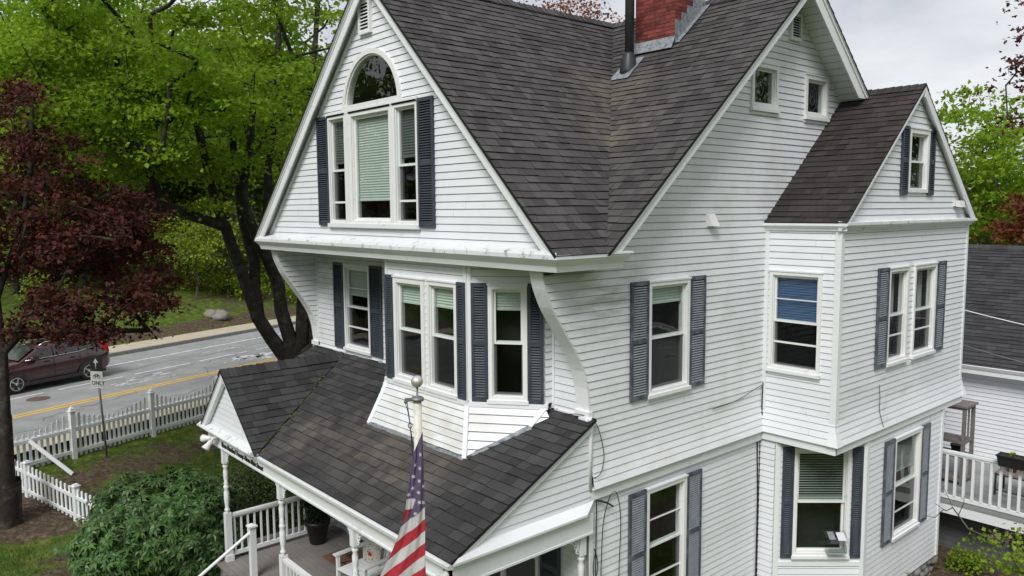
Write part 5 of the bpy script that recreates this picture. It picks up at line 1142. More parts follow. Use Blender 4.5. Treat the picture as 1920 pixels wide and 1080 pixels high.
# forest trees beyond the street: prototypes copied
def proto(seed, h, cr0, cz, ncl, nl, ls, lm, bm, lr=1.1): return dict(seed=seed, h=h, r=cr0, cz=cz, ncl=ncl, nl=nl, ls=ls, lm=lm, bm=bm, lr=lr)
PROTO = {}
def forest(kind, x, y, sc, rz, label, group='trees across the street'):
    z = gzf(x, y)-.2
    k = dict(tall=proto(21, 15, (4.6, 4.6, 5.6), 11.5, 230, 42, .36, 'leaf_forest', 'bark', 1.25), broad=proto(22, 12, (5.2, 5.2, 4.6), 8.6, 240, 42, .34, 'leaf_forest', 'bark2', 1.25), dark=proto(23, 17, (3.8, 3.8, 6.8), 10.5, 230, 42, .34, 'leaf_forest2', 'bark', 1.1), young=proto(24, 5, (2.4, 2.4, 2.3), 3.9, 60, 34, .20, 'leaf_yellow', 'bark2', .8))[kind]
    if kind not in PROTO:  # built once, then copied
        rng = np.random.default_rng(k['seed']); h = k['h']; nodes = [np.array([0, 0, -.3])]; par = [-1]
        for i, q in enumerate(subdiv([(0, 0, 0), (.15, .1, h*.35), (-.1, .2, h*.7), (0, 0, h*.95)], 1.)[1:]): nodes.append(q); par.append(len(nodes)-2)
        cl = crown_pts(rng, (0, 0, k['cz']), k['r'], k['ncl'], shell=.4); nd, p2 = grow(nodes, par, cl, rng, 1.0); v, f = wood(nd, p2, .012, .26 if kind != 'young' else .09, n=6)
        lv, lf2 = leaf_cards(cl, k['nl'], k['lr'], k['ls'], rng, flat=.5); PROTO[kind] = ((v, f, k['bm']), (lv, lf2, k['lm']), {})
    (v, f, bm), (lv, lf2, lm), cache = PROTO[kind]
    r = root('forest_tree' if kind != 'young' else 'young_tree', (x, y, z), label, 'tree', group); r.rotation_euler.z = rz; r.scale = (sc, sc, sc*random.Random(int(x*7+y)).uniform(.9, 1.12))
    if not cache: cache['t'] = npmesh('trunk', v, f, bm); cache['c'] = npmesh('crown', lv, lf2, lm); a, b = cache['t'], cache['c']
    else: a, b = cache['t'].copy(), cache['c'].copy(); col.objects.link(a); col.objects.link(b)
    a.parent = r; b.parent = r; return r
rnd = random.Random(31)
def fpix(px, D): d = pix(px, 400, D); return d.x, d.y
def gpix(px, py):
    D = 15.
    while D < 90:
        p = pix(px, py, D)
        if p.z <= gzf(p.x, p.y): break
        D += .1
    return D
FT = [('tall', 20, 44, 1.0), ('broad', 150, 47, 1.0), ('tall', 270, 43, 1.02), ('dark', 345, 50, .95), ('tall', 420, 46, 1.), ('broad', 510, 52, 1.05), ('tall', 590, 48, 1.02), ('dark', 80, 56, 1.1), ('tall', 205, 60, 1.15), ('broad', 320, 62, 1.2), ('tall', 455, 64, 1.2), ('dark', 555, 66, 1.1), ('tall', 640, 60, 1.05), ('broad', -60, 48, 1.1), ('tall', -170, 46, 1.1), ('broad', 700, 70, .8)]
desc = {'tall': 'tall bright green tree', 'broad': 'broad yellow-green tree', 'dark': 'narrow dark green tree', 'young': 'small yellow-green understorey tree'}
pos_ = ['at the far left edge', 'second from the left edge', 'behind the middle of the red maple', 'left of the big maple stems', 'behind the leftmost maple stem', 'between the big maple stems', 'just left of the front gable', 'in the second row at the left', 'in the second row above the red maple', 'in the second row above the pavement', 'in the second row behind the stems', 'in the second row by the gable', 'nearest the gable edge in the back row', 'cut off by the left edge', 'mostly outside the left edge', 'hidden behind the gable peak']
for (k, px, D, sc), w_ in zip(FT, pos_): x, y = fpix(px, D+9); forest(k, x, y, sc, rnd.uniform(0, 6.28), desc[k]+' across the street '+w_)
YT = [(360, 39, .85), (420, 41, 1.), (330, 44, 1.05), (470, 43, .9), (270, 41, .8), (100, 42, .9), (530, 42, .9), (30, 41, .9), (190, 43, 1.)]
py_ = ['left of the boulders', 'above the boulders', 'behind the tip of the red maple', 'between the maple stems', 'behind the red foliage above the pavement', 'behind the red maple trunk side', 'next to the curved bracket', 'at the far left edge', 'above the red car']
for (px, D, sc), w_ in zip(YT, py_): x, y = fpix(px, D+11); forest('young', x, y, sc, rnd.uniform(0, 6), desc['young']+' across the street, '+w_, 'young trees on the far bank')
# far wood: one mass
def mass(name, pts, lm, label, seed, n=60, lr=1.6, ls=.55):
    rng = np.random.default_rng(seed); c = []
    for (x, y, r, h) in pts:
        q = crown_pts(rng, (x, y, gzf(x, y)+h*.52), (r, r, h*.52), 46, shell=.6); c.append(q)
    v, f = leaf_cards(np.concatenate(c), n, lr, ls, rng, flat=.6); o = npmesh(name, v, f, lm); tag(o, label, 'woodland', kind='stuff'); return o
pts = []
for i in range(51): px = -260+i*38; x, y = fpix(px, 82+rnd.uniform(-6, 8)); pts.append((x, y, rnd.uniform(4.5, 6.5), rnd.uniform(15, 21) if px < 620 else 12))
mass('far_wood', pts, 'leaf_forest2', 'dense green woodland filling the background beyond the street', 77, n=26, lr=2.0, ls=.75)
pts = []
for i in range(12): px = 1690+i*34; x, y = fpix(px, 78+rnd.uniform(-6, 8)); pts.append((x, y, rnd.uniform(4, 6), rnd.uniform(8, 11)))
mass('far_wood', pts, 'leaf_forest', 'low band of green woodland behind the trees at the right edge', 78, n=26, lr=2.0, ls=.7)
# low understorey on the bank
def shrubmass(px, D, r, h, lm, lab, seed, ls=.16, ncl=34, nl=30):
    x, y = fpix(px, D); rng = np.random.default_rng(seed); g = gzf(x, y); cl = crown_pts(rng, (x, y, g+h*.5), (r, r, h*.5), ncl); nodes = [np.array([x, y, g-.1]), np.array([x, y, g+.2])]; nd, p2 = grow(nodes, [-1, 0], cl, rng, .5, .05)
    v, f = wood(nd, p2, .006, .05, n=5); rt = root('shrub', (x, y, g), lab, 'shrub', 'shrubs on the far bank'); npmesh('stems', v, f, 'bark', rt, (x, y, g)); lv, l2 = leaf_cards(cl, nl, .5, ls, rng, flat=.7); npmesh('foliage', lv, l2, lm, rt, (x, y, g))
for i, (px, D, r, h, lm, lab) in enumerate([(415, 42, 1.5, 1.7, 'leaf_yellow', 'yellow-green shrub on the bank above the boulders'), (470, 40.5, 1.7, 1.9, 'leaf_forest', 'green shrub on the bank between the maple stems'), (330, 43, 1.5, 1.5, 'leaf_yellow', 'yellow-green shrub on the bank left of the boulders'), (70, 38.5, 1.6, 2.0, 'leaf_yellow', 'bright shrub on the bank behind the red car'), (560, 40, 1.5, 1.8, 'leaf_forest', 'green shrub on the bank beside the curved bracket')]): shrubmass(px, D+10.5, r, h, lm, lab, 300+i)
# boulders
for (px, py, D, r, lab) in ((388, 588, 36.0, .42, 'smaller pale boulder on the leaf-strewn bank'), (404, 591, 35.2, .52, 'larger long pale boulder on the leaf-strewn bank')):
    x, y = fpix(px, gpix(px, py+6)); mb = MB(); M.setdefault('boulder', mat('boulder_stone', (.21, .20, .175), .9, var=.2, bump=.4, bscale=8)); rock(mb, (x, y, gzf(x, y)+.12), r, 'boulder', (1.25, .9, .7), 8); tag(mb.build('boulder', org=(x, y, gzf(x, y))), lab, 'boulder', 'boulders on the bank')
# house far left through the trees
x, y = fpix(415, 72); g = gzf(x, y); hs = root('neighbour_house', (x, y, g), 'grey house with white windows half hidden in the trees across the street', 'house'); F = Fr((x, y, g), (cr.x, cr.y, 0)); F.n = Vector((-cf.x, -cf.y, 0)).normalized()
mb = MB(); mb.box(F, -6, 6, 0, 4.6, -6, 0, 'greywood'); mb.build('wall', hs, (x, y, g)); mb = MB(); mb.prism([F(-6.3, 4.6, .3), F(-6.3, 7.2, -3), F(-6.3, 4.6, -6.3)], F.u*12.6, 'roof_wing'); mb.build('roof', hs, (x, y, g+4))
for a in (-4, -.8, 2.4): mb = MB(); mb.box(F, a, a+1.3, 1.6, 3.3, .0, .06, 'trim'); mb.box(F, a+.12, a+.6, 1.72, 3.18, .062, .08, 'dark'); mb.box(F, a+.7, a+1.18, 1.72, 3.18, .062, .08, 'dark'); mb.build('window', hs, F(a, 1.6, 0))
# right side trees
def rtree(px, D, label, seed, h, r, ncl, nl, ls, lm, cz, cat='tree', rb_=.22, lobes=3, name='maple_tree', lr=.85, bm='bark2', rtip=.008):
    x, y = fpix(px, D); g = gzf(x, y)-.1
    return tree(name, (x, y, g), label, cat, seed, h, ((x, y, g+cz), r), ncl, nl, lr, ls, lm, bm=bm, rbase=rb_, lobes=lobes, rtip=rtip)
rtree(1852, 36, 'green maple with an open crown behind the dark-roofed rear wing at right', 41, 6.5, (3.3, 3.3, 4.2), 170, 66, .15, 'leaf_maple', 8.6, rb_=.26, lobes=3)
rtree(1965, 31, 'rust-red leaved tree at the right edge beside the green maple', 42, 4, (1.6, 1.6, 2.0), 80, 60, .13, 'leaf_rust', 6.7, lr=.6, name='rust_tree')
rtree(1992, 27, 'tall sparse tree with reddish young leaves reaching in from the top right edge', 43, 9, (1.9, 1.9, 2.3), 60, 26, .12, 'leaf_red', 11.8, lr=.6, name='budding_tree')
rtree(1790, 52, 'green tree behind the bay gable edge at right', 44, 5, (3.4, 3.4, 4.0), 130, 44, .26, 'leaf_forest', 5.4, lobes=1); rtree(1910, 50, 'yellow-green tree behind the green maple at the right edge', 45, 5, (3.6, 3.6, 4.2), 130, 44, .26, 'leaf_yellow', 6.2, lobes=1)
rtree(1040, 47, 'tree with orange-brown young leaves showing above the roof ridge left of the flue', 46, 11, (4.6, 4.6, 2.8), 150, 26, .18, 'leaf_rust', 16.9, lobes=1, name='budding_tree', lr=1.0)
# wood seen only as reflection: across the yard behind the viewpoint
pts = []
for i in range(27): a = R(-168+i*9.6); rr = 46+rnd.uniform(-4, 5); pts.append((7+rr*math.cos(a), -8+rr*math.sin(a), rnd.uniform(5, 7), rnd.uniform(14, 20)))
mass('opposite_wood', pts, 'leaf_forest2', 'woodland on the other side of the yard, mirrored in the window panes', 79, n=130, lr=2.2, ls=.45)
# ---------------------------------------------------------------- shrubs near the porch
def rhodo(c, r, n, label):
    rng = np.random.default_rng(9); g = gzf(c[0], c[1]); d = rng.normal(size=(n, 3)); d[:, 2] = np.abs(d[:, 2])*.9-.15; d /= np.linalg.norm(d, axis=1)[:, None]
    L_ = rng.normal(size=(16, 3)); L_[:, 2] = np.abs(L_[:, 2]); L_ /= np.linalg.norm(L_, axis=1)[:, None]; k = .62+.46*np.clip(((d@L_.T).max(1)-.76)/.24, 0, 1); k *= np.where(rng.random(n) < .25, rng.uniform(.6, 1, n), np.where(rng.random(n) < .08, rng.uniform(1.06, 1.16, n), rng.uniform(.90, 1.05, n)))
    p = np.array([c[0], c[1], g+c[2]])+d*k[:, None]*np.array(r); m = p[:, 2] > g+.05; p, d = p[m], d[m]; n = len(p)
    ax = d*np.array([1, 1, .6])+rng.normal(size=(n, 3))*.25; ax[:, 2] += .7; ax /= np.linalg.norm(ax, axis=1)[:, None]; e = np.cross(ax, [1, .1, 0]); e /= np.linalg.norm(e, axis=1)[:, None]; h = np.cross(ax, e); V_ = []
    for j in range(9):
        t = 2*math.pi*j/9+rng.uniform(-.25, .25, n); rad = e*np.cos(t)[:, None]+h*np.sin(t)[:, None]; tn = np.cross(ax, rad); ln = (.17*(1+rng.uniform(-.25, .2, n)))[:, None]; wd = ln*.17
        dr = rng.uniform(.0, .6, n)[:, None]; q0 = p+rad*.01; q1 = p+rad*ln*.5+ax*ln*.14; q2 = p+rad*ln-ax*ln*dr*.5
        V_.append(np.stack([q0, q1+tn*wd, q2, q1-tn*wd], 1))
    v = np.concatenate(V_, 0).reshape(-1, 3); rt = root('rhododendron', (c[0], c[1], g), label, 'shrub'); npmesh('foliage', v, np.arange(len(v)).reshape(-1, 4), 'leaf_rhodo', rt, (c[0], c[1], g))
    cl = p[::12]*.9+np.array([c[0], c[1], g+.3])*.1; nd, p2 = grow([np.array([c[0], c[1], g-.1]), np.array([c[0], c[1], g+.2])], [-1, 0], cl, rng, .4, .04); v, f = wood(nd, p2, .006, .06, n=5); npmesh('stems', v, f, 'bark', rt, (c[0], c[1], g))
rhodo((-9.2, -3.15, .60), (1.66, 1.66, 1.38), 2700, 'large dark green rhododendron with whorled leaves in front of the porch')
def bush(name, x, y, z, r, n, nl, ls, lm, lab, seed, cat='shrub', cs=.2):
    rng = np.random.default_rng(seed); cl = crown_pts(rng, (x, y, z+r[2]), r, n, shell=.7); rt = root(name, (x, y, z), lab, cat); nd, p2 = grow([np.array([x, y, z-.1]), np.array([x, y, z+.15])], [-1, 0], cl, rng, .3, .03); v, f = wood(nd, p2, .004, .03, n=5)
    npmesh('stems', v, f, 'bark', rt, (x, y, z)); lv, l2 = leaf_cards(cl, nl, cs, ls, rng, flat=.9, upb=.5); npmesh('foliage', lv, l2, lm, rt, (x, y, z)); return rt
bush('boxwood', -10.5, -.35, .0, (1.15, 1.1, .85), 150, 90, .05, 'leaf_box', 'rounded small-leaved evergreen bush behind the entry railing', 51, cs=.3)
bush('boxwood', -10.6, 1.9, .0, (1.2, 1.3, .9), 130, 80, .055, 'leaf_box', 'small-leaved bush further back along the side of the house, seen between the porch posts', 52, cs=.3)
# potted topiary
px_, py__ = -7.05, -.72; pp = root('potted_plant', (px_, py__, .77), 'dark green evergreen in a tall black tapered pot on the porch floor', 'potted plant')
mb = MB(); mb.lathe((px_, py__, .77), [(.15, 0), (.165, .02), (.235, .40), (.265, .41), (.27, .50), (.25, .50), (.24, .43), (.001, .43)], 'plastic_black', 24); mb.build('pot', pp, (px_, py__, .77))
rng = np.random.default_rng(6); cl = crown_pts(rng, (px_, py__, 1.55), (.30, .30, .36), 110, shell=.6); lv, l2 = leaf_cards(cl, 45, .12, .035, rng, flat=1., upb=.2); npmesh('foliage', lv, l2, 'leaf_top', pp, (px_, py__, 1.2))
mb = MB(); mb.tube([(px_, py__, 1.1), (px_, py__, 1.5)], .02, 'bark', 6); mb.build('stem', pp, (px_, py__, 1.1))
# grass blades
rng = np.random.default_rng(3); n = 90000; t = rng.uniform(8.6, 16.2, n); s = rng.uniform(-6, 9, n); xy = RD[None]*s[:, None]+RN[None]*t[:, None]; sv = soilv(xy[:, 0], xy[:, 1])
k = (rng.random(n) > sv*1.6) & ~((xy[:, 0] > -8.2) & (xy[:, 1] > -2.8)); xy = xy[k]; n = len(xy); z_ = gz(xy[:, 0], xy[:, 1]); a = rng.uniform(0, 6.28, n); h = rng.uniform(.03, .085, n); w_ = .008
p = np.stack([xy[:, 0], xy[:, 1], z_], 1); dx = np.stack([np.cos(a)*w_, np.sin(a)*w_, 0*a], 1); tip = p+np.stack([rng.normal(size=n)*.03, rng.normal(size=n)*.03, h], 1)
v = np.stack([p-dx, p+dx, tip], 1).reshape(-1, 3); o = npmesh('lawn_grass', v, np.arange(len(v)).reshape(-1, 3), 'blade'); tag(o, 'short uneven grass growing in the front yard', 'grass', kind='stuff')
# ================================================================ FLAGPOLE AND FLAG
fp = Vector((.77, -3.41, 0)); zt = 5.66; g = gzf(fp.x, fp.y)
pole = root('flagpole', (fp.x, fp.y, g), 'ivory flagpole with a silver ball on top standing in front of the porch', 'flagpole')
mb = MB(); mb.lathe((fp.x, fp.y, 0), [(.055, g-.1), (.05, 3.0), (.043, zt)], 'ivory', 18); mb.build('pole', pole, (fp.x, fp.y, g))
mb = MB(); mb.lathe((fp.x, fp.y, 0), [(.05, zt), (.068, zt+.005), (.068, zt+.03), (.05, zt+.045), (.012, zt+.05), (.011, zt+.15)], 'steel', 18); mb.box(Fr((fp.x, fp.y, 0), cr), -.13, -.05, zt+.0, zt+.03, -.012, .012, 'steel'); mb.lathe(Vector((fp.x, fp.y, zt-.01))-cr*.12, [(.02, -.01), (.02, .01)], 'steel', 10, axis=cf); mb.build('truck', pole, (fp.x, fp.y, zt))
mb = MB(); mb.lathe((fp.x, fp.y, zt+.205), [(.062*math.sin(math.pi*i/14)+.0003, -.062*math.cos(math.pi*i/14)) for i in range(15)], 'aluball', 24); mb.build('finial_ball', pole, (fp.x, fp.y, zt+.2))
q = Vector((fp.x, fp.y, 0)); e = -cr
mb = MB(); mb.tube([q+e*.11+Z*(zt-.0), q+e*.085+Z*(zt-.2), q+e*.07+Z*(zt-.42), q+e*.055+Z*(zt-.75)], .005, 'iron', 5); mb.tube([q+e*.13+Z*(zt-.0), q+e*.10+Z*(zt-.12), q+e*.075+Z*(zt-.30), q+e*.05+Z*(zt-.50)], .004, 'iron', 5)
mb.tube([q+e*(.08+.02*math.cos(t))+Z*(zt-.26+.03*math.sin(t)) for t in [i*.6 for i in range(12)]], .005, 'iron', 5); mb.build('halyard', pole, (fp.x, fp.y, zt))
# the cloth: wrapped round the pole, spreading towards the foot; colours follow the cloth's own canton and stripes
M['fl_blue'] = mat('flag_canton', (.125, .095, .17), .8, var=.15, nscale=6, transl=.15); M['fl_red'] = mat('flag_red', (.42, .03, .045), .8, var=.12, nscale=6, transl=.15); M['fl_white'] = mat('flag_white', (.62, .60, .60), .8, var=.08, nscale=6, transl=.2)
WV, WL = [0, .13, .31, .45, .56, .65, 1], [.05, .09, .14, .225, .32, .415, .75]
nr, nc = 300, 88; V_ = []; F_ = []; MI = []
cfh = Vector((cf.x, cf.y, 0)).normalized()
def cloth(u, v):
    """u 0..1 across (left edge to right edge round the front of the pole), v 0..1 down"""
    z = 5.17-v*2.1; wl = np.interp(v, WV, WL); wr = np.interp(v, [0, .3, 1], [.055, .062, .060])
    x = -wl+(wl+wr)*u; fold = (.016+.03*v)*math.sin(u*(9+3*v)+v*5)+.010*math.sin(u*23+v*9); rr = max(0, 1-(x/.075)**2)**.5 if abs(x) < .075 else 0
    d = -(.052+.028*rr)-fold*.6; d += .10*max(0, -x-.08)
    return q+cr*x+cfh*d+Z*(z-.06*(1-u)*(1-min(1, v*3))+ (.18*(u) if v < .02 else 0))
for i in range(nr+1):
    for j in range(nc+1): V_.append(cloth(j/nc, i/nr))
for i in range(nr):
    for j in range(nc):
        u, v = (j+.5)/nc, (i+.5)/nr; wl = np.interp(v, WV, WL); x = -wl+(wl+.06)*u; z = -v*2.1
        w_ = z-x*.85            # the stripes run diagonally, rising to the right
        if v > .25 and v < .31 and u < .52-(v-.25)*3: k = 'w'
        elif .31 <= v < .375 and u < .30-(v-.31)*3: k = 'r'
        elif w_ > -.68: k = 'b'
        else:
            n_ = int((-.68-w_)/.125); k = 'w' if n_ % 2 == 0 else 'r'
        F_.append((i*(nc+1)+j, i*(nc+1)+j+1, (i+1)*(nc+1)+j+1, (i+1)*(nc+1)+j)); MI.append({'b': 0, 'r': 1, 'w': 2}[k])
# back side so the cloth has a body
V_b = [p+cfh*(.012) for p in V_]; nV = len(V_); V2 = V_+V_b; F2 = F_+[(a+nV, d+nV, c+nV, b+nV) for a, b, c, d in F_]; MI2 = MI+MI
me_v = [tuple(p) for p in V2]
stars = [(.75, .02), (.35, .065), (.72, .09), (.28, .125), (.70, .155), (.30, .19), (.68, .215), (.74, .265), (.93, .275), (.55, .325), (.95, .19), (.08, .225)]
sv, sf = [], []
for (u, v) in stars:
    c = cloth(u, v)-cfh*.006; du = (cloth(u+.05, v)-cloth(u-.05, v)); du.z = 0; du = du.normalized(); b0 = len(me_v); r_ = .027
    for k in range(10): t = math.pi/2+k*math.pi/5+.3; rr = r_ if k % 2 == 0 else r_*.42; me_v.append(tuple(c+du*(rr*math.cos(t))+Z*(rr*math.sin(t))))
    F2 = F2+[tuple(range(b0, b0+10))]; MI2 = MI2+[2]
me = bpy.data.meshes.new('flag'); og = Vector((fp.x, fp.y, 5.1)); me.from_pydata([(a-og.x, b-og.y, c-og.z) for a, b, c in me_v], [], F2)
for m in ('fl_blue', 'fl_red', 'fl_white'): me.materials.append(M[m])
me.polygons.foreach_set('material_index', MI2); me.polygons.foreach_set('use_smooth', [len(f) == 4 for f in F2]); me.update()
fo = bpy.data.objects.new('flag', me); fo.location = og; col.objects.link(fo); tag(fo, 'faded stars and stripes flag hanging wrapped round the ivory pole', 'flag')
# ================================================================ PORCH THINGS
def slab(mb, F, *a): mb.box(F, *a)
# doormat
mx0, my0 = -5.75, -.62; mb = MB(); F = Fr((mx0, my0, .774), X, n=Z, v=Y); M['coir'] = mat('coir_mat', (.17, .085, .05), .95, var=.25, nscale=20, bump=.5); M['coirdark'] = mat('coir_print', (.03, .018, .015), .95)
mb.box(F, -.62, .62, -.36, .36, .0, .02, 'coir'); text_geo('Sweet', .40, F, -.55, -.02, .022, .001, 'coirdark', mb, shear=.3, bold=.006); text_geo('Home', .34, F, -.15, -.31, .022, .001, 'coirdark', mb, shear=.3, bold=.006); tag(mb.build('doormat', org=(mx0, my0, .77)), 'brown coir doormat with dark script lettering in front of the door', 'doormat')
# white slatted porch chair
cx_, cy__ = -4.55, -1.05; ch_ = root('porch_chair', (cx_, cy__, .77), 'white slatted wooden porch chair with wide arms', 'chair'); F = Fr((cx_, cy__, .77), (1, .12, 0))
mb = MB()
for i in range(7): mb.box(F, -.36, .36, .42, .445, -.30+i*.095, -.30+i*.095+.08, 'trim')
mb.build('seat', ch_, F(0, .42, 0)); mb = MB()
for i in range(7): a = -.33+i*.11; mb.faces([F(a-.04, .44, -.30), F(a+.04, .44, -.30), F(a+.04, 1.22+.03*math.cos((i-3)*.5), -.46), F(a-.04, 1.22+.03*math.cos((i-3)*.5), -.46), F(a-.04, .44, -.325), F(a+.04, .44, -.325), F(a+.04, 1.22, -.485), F(a-.04, 1.22, -.485)], [(0, 1, 2, 3), (4, 7, 6, 5), (0, 4, 5, 1), (2, 6, 7, 3), (0, 3, 7, 4), (1, 5, 6, 2)], 'trim')
mb.box(F, -.38, .38, 1.12, 1.19, -.50, -.475, 'trim'); mb.build('backrest', ch_, F(0, .8, -.4))
for sg_ in (-1, 1):
    mb = MB(); mb.box(F, sg_*.42-.055, sg_*.42+.055, .66, .685, -.40, .36, 'trim'); mb.build('armrest', ch_, F(sg_*.42, .67, 0))
    for c in (-.30, .30): mb = MB(); mb.box(F, sg_*.40-.025, sg_*.40+.025, .0, .66, c-.03, c+.03, 'trim'); mb.build('leg', ch_, F(sg_*.4, 0, c))
M['cush'] = mat('cushion_cloth', (.55, .52, .45), .9, dirt=(.06, .05, .05), dscale=22, lo=.56, hi=.60); M['cushred'] = mat('cushion_red', (.5, .02, .02), .9)
mb = MB(); o = F(-.05, .62, -.22); rr_ = []
n = 8
for i in range(n+1):
    for j in range(n+1): a, b = i/n*2-1, j/n*2-1; th = .075*(1-a**4)**.5*(1-b**4)**.5; rr_.append((a, b, th))
P1 = [o+F.u*(a*.21)+(Z*.97-F.n*.22).normalized()*(b*.20)+F.n*th for a, b, th in rr_]; P2 = [o+F.u*(a*.21)+(Z*.97-F.n*.22).normalized()*(b*.20)-F.n*th for a, b, th in rr_]
fs = [(i*(n+1)+j, (i+1)*(n+1)+j, (i+1)*(n+1)+j+1, i*(n+1)+j+1) for i in range(n) for j in range(n)]; mb.faces(P1, fs, 'cush', True); mb.faces(P2, [f[::-1] for f in fs], 'cush', True)
mb.lathe(o+F.n*.075, [(.055, 0), (.05, .004), (.001, .005)], 'cushred', 12, axis=F.n); tag(mb.build('cushion', org=o), 'cream patterned cushion with a red flower on the white porch chair', 'cushion')
# twin floodlights at the porch corners
def flood(x, y, z, label, dirs):
    r = root('floodlight', (x, y, z), label, 'lamp', 'twin floodlights on the porch corners'); mb = MB(); mb.lathe((x, y, z), [(.055, 0), (.055, .02), (.03, .03), (.03, .05)], 'lamp_white', 16, axis=-Y); mb.build('base', r, (x, y, z))
    for d in dirs:
        d = Vector(d).normalized(); p = Vector((x, y-.05, z)); mb = MB(); mb.tube([p, p+d*.07], .022, 'lamp_white', 8); mb.lathe(p+d*.06, [(.03, 0), (.045, .03), (.05, .09), (.075, .17), (.08, .20), (.07, .20), (.001, .195)], 'lamp_white', 16, axis=d); hd = mb.build('lamp_head', r, p)
        mb = MB(); mb.lathe(p+d*.245, [(.068, 0), (.06, .015), (.001, .02)], 'bulb', 16, axis=d); mb.build('lens', hd, p+d*.24)
flood(-7.55, PY-.05, 3.26, 'white twin floodlight on the porch corner below the small entry gable', [(-.9, -.5, -.15), (.1, -.7, -.7)])
flood(-.02, PY-.02, 3.20, 'white twin floodlight on the porch corner nearest the flag', [(-.7, -.5, -.5), (.2, -.7, -.65)])
mb = MB(); F = FBX; a, b = 8.98, 7.68; mb.box(F, a-.0, a+.07, b-.05, b+.05, .0, .05, 'lamp_white'); r = mb.build('floodlight', org=F(a, b, 0)); tag(r, 'small square white floodlight on the bay gable near its right corner', 'lamp')
for k in (0, 1): mb = MB(); mb.faces([F(a+.06+k*.11, b-.06, .03), F(a+.15+k*.11, b-.06, .03), F(a+.15+k*.11, b+.06, .03), F(a+.06+k*.11, b+.06, .03), F(a+.05+k*.11, b-.075, .15), F(a+.16+k*.11, b-.075, .15), F(a+.16+k*.11, b+.055, .12), F(a+.05+k*.11, b+.055, .12)], [(0, 1, 5, 4), (2, 3, 7, 6), (4, 5, 6, 7), (1, 2, 6, 5), (0, 4, 7, 3)], 'lamp_white'); mb.build('lamp_head', r, F(a, b, .1))
# ================================================================ CABLES
def cable(pts, label, r_=.006, name='cable', m='cable'):
    pts = [Vector(p) for p in pts]; o = []
    for i in range(len(pts)-1):
        p0 = pts[max(i-1, 0)]; p1, p2 = pts[i], pts[i+1]; p3 = pts[min(i+2, len(pts)-1)]
        for k in range(6): t = k/6; o.append(.5*((2*p1)+(p2-p0)*t+(2*p0-5*p1+4*p2-p3)*t*t+(3*p1-p0-3*p2+p3)*t**3))
    o.append(pts[-1]); mb = MB(); mb.tube(o, r_, m, 6); tag(mb.build(name, org=pts[0]), label, 'cable')
S2 = lambda y, z, c=.03: (c, y, z)
cable([(-.45, -.12, 4.66+.02), (-.1, -.08, 4.74), S2(.06, 4.62, .05), S2(.20, 4.3, .05), S2(.22, 4.05, .06), S2(.08, 3.86, .09), (-.02, -.13, 3.84), (-.10, -.14, 3.75), (-.06, -.13, 3.64), S2(.10, 3.58, .03)], 'black cable looping from the foot of the curved bracket round the corner post')
cable([S2(.12, 3.58, .02), S2(.11, 3.0, .02), S2(.10, 2.0, .02), S2(.10, .4, .02)], 'straight black cable running down the first-floor corner board', .008)
cable([S2(.16, .4), S2(.2, 1.6), S2(.21, 2.5), S2(.26, 3.15), S2(.42, 3.5), S2(.55, 3.45), S2(.63, 3.05), S2(.60, 2.3), S2(.58, 1.4), S2(.55, .4)], 'black cable hanging in a tall arch left of the first-floor shutter', .007)
cable([S2(.10, 2.75), S2(.02, 2.55, .05), S2(.03, 2.35, .06), S2(.13, 2.42), S2(.12, 2.62), S2(.05, 2.78, .04)], 'small coiled loop of black cable at the corner board', .007)
cable([S2(.14, 3.47), S2(.30, 3.40, .05), S2(.42, 3.32, .07)], 'short thick cable end with a splice by the corner', .014)
cable([S2(YB1-.02, 4.55), S2(YB1-.03, 4.0), S2(YB1-.02, 3.70, .11), S2(YB1-.10, 3.60, .0), S2(YB1-.06, 2.4, .0), S2(YB1-.06, .4, .0)], 'black cable running down beside the inner corner of the bay', .012)
cable([S2(YB1-.02, 4.50), S2(YB1-.3, 4.47, .05), S2(3.6, 4.35, .03), S2(2.9, 4.32, .03)], 'thin wire drooping along the clapboards left of the bay', .006)
cable([(BX+.03, 5.98, 4.48), (BX+.03, 6.02, 4.2), (BX+.04, 6.0, 4.0), (BX+.10, 6.05, 3.72)], 'thin dark wire hanging on the bay clapboards under its left shutter', .005)
cable([(-1.5, 12.5, 5.6), (.2, 12.5, 5.2), (1.7, 12.5, 4.93), (2.6, 12.5, 4.86), (5, 12.5, 4.85)], 'pale overhead service wire crossing in front of the rear wing roof', .012, m='trim')
cable([(-1.5, 12.5, 4.7), (.2, 12.5, 4.35), (1.6, 12.5, 4.08), (2.6, 12.5, 3.95), (5, 12.5, 3.8)], 'lower overhead wire crossing the rear wing roof near its eave', .009, m='steel')
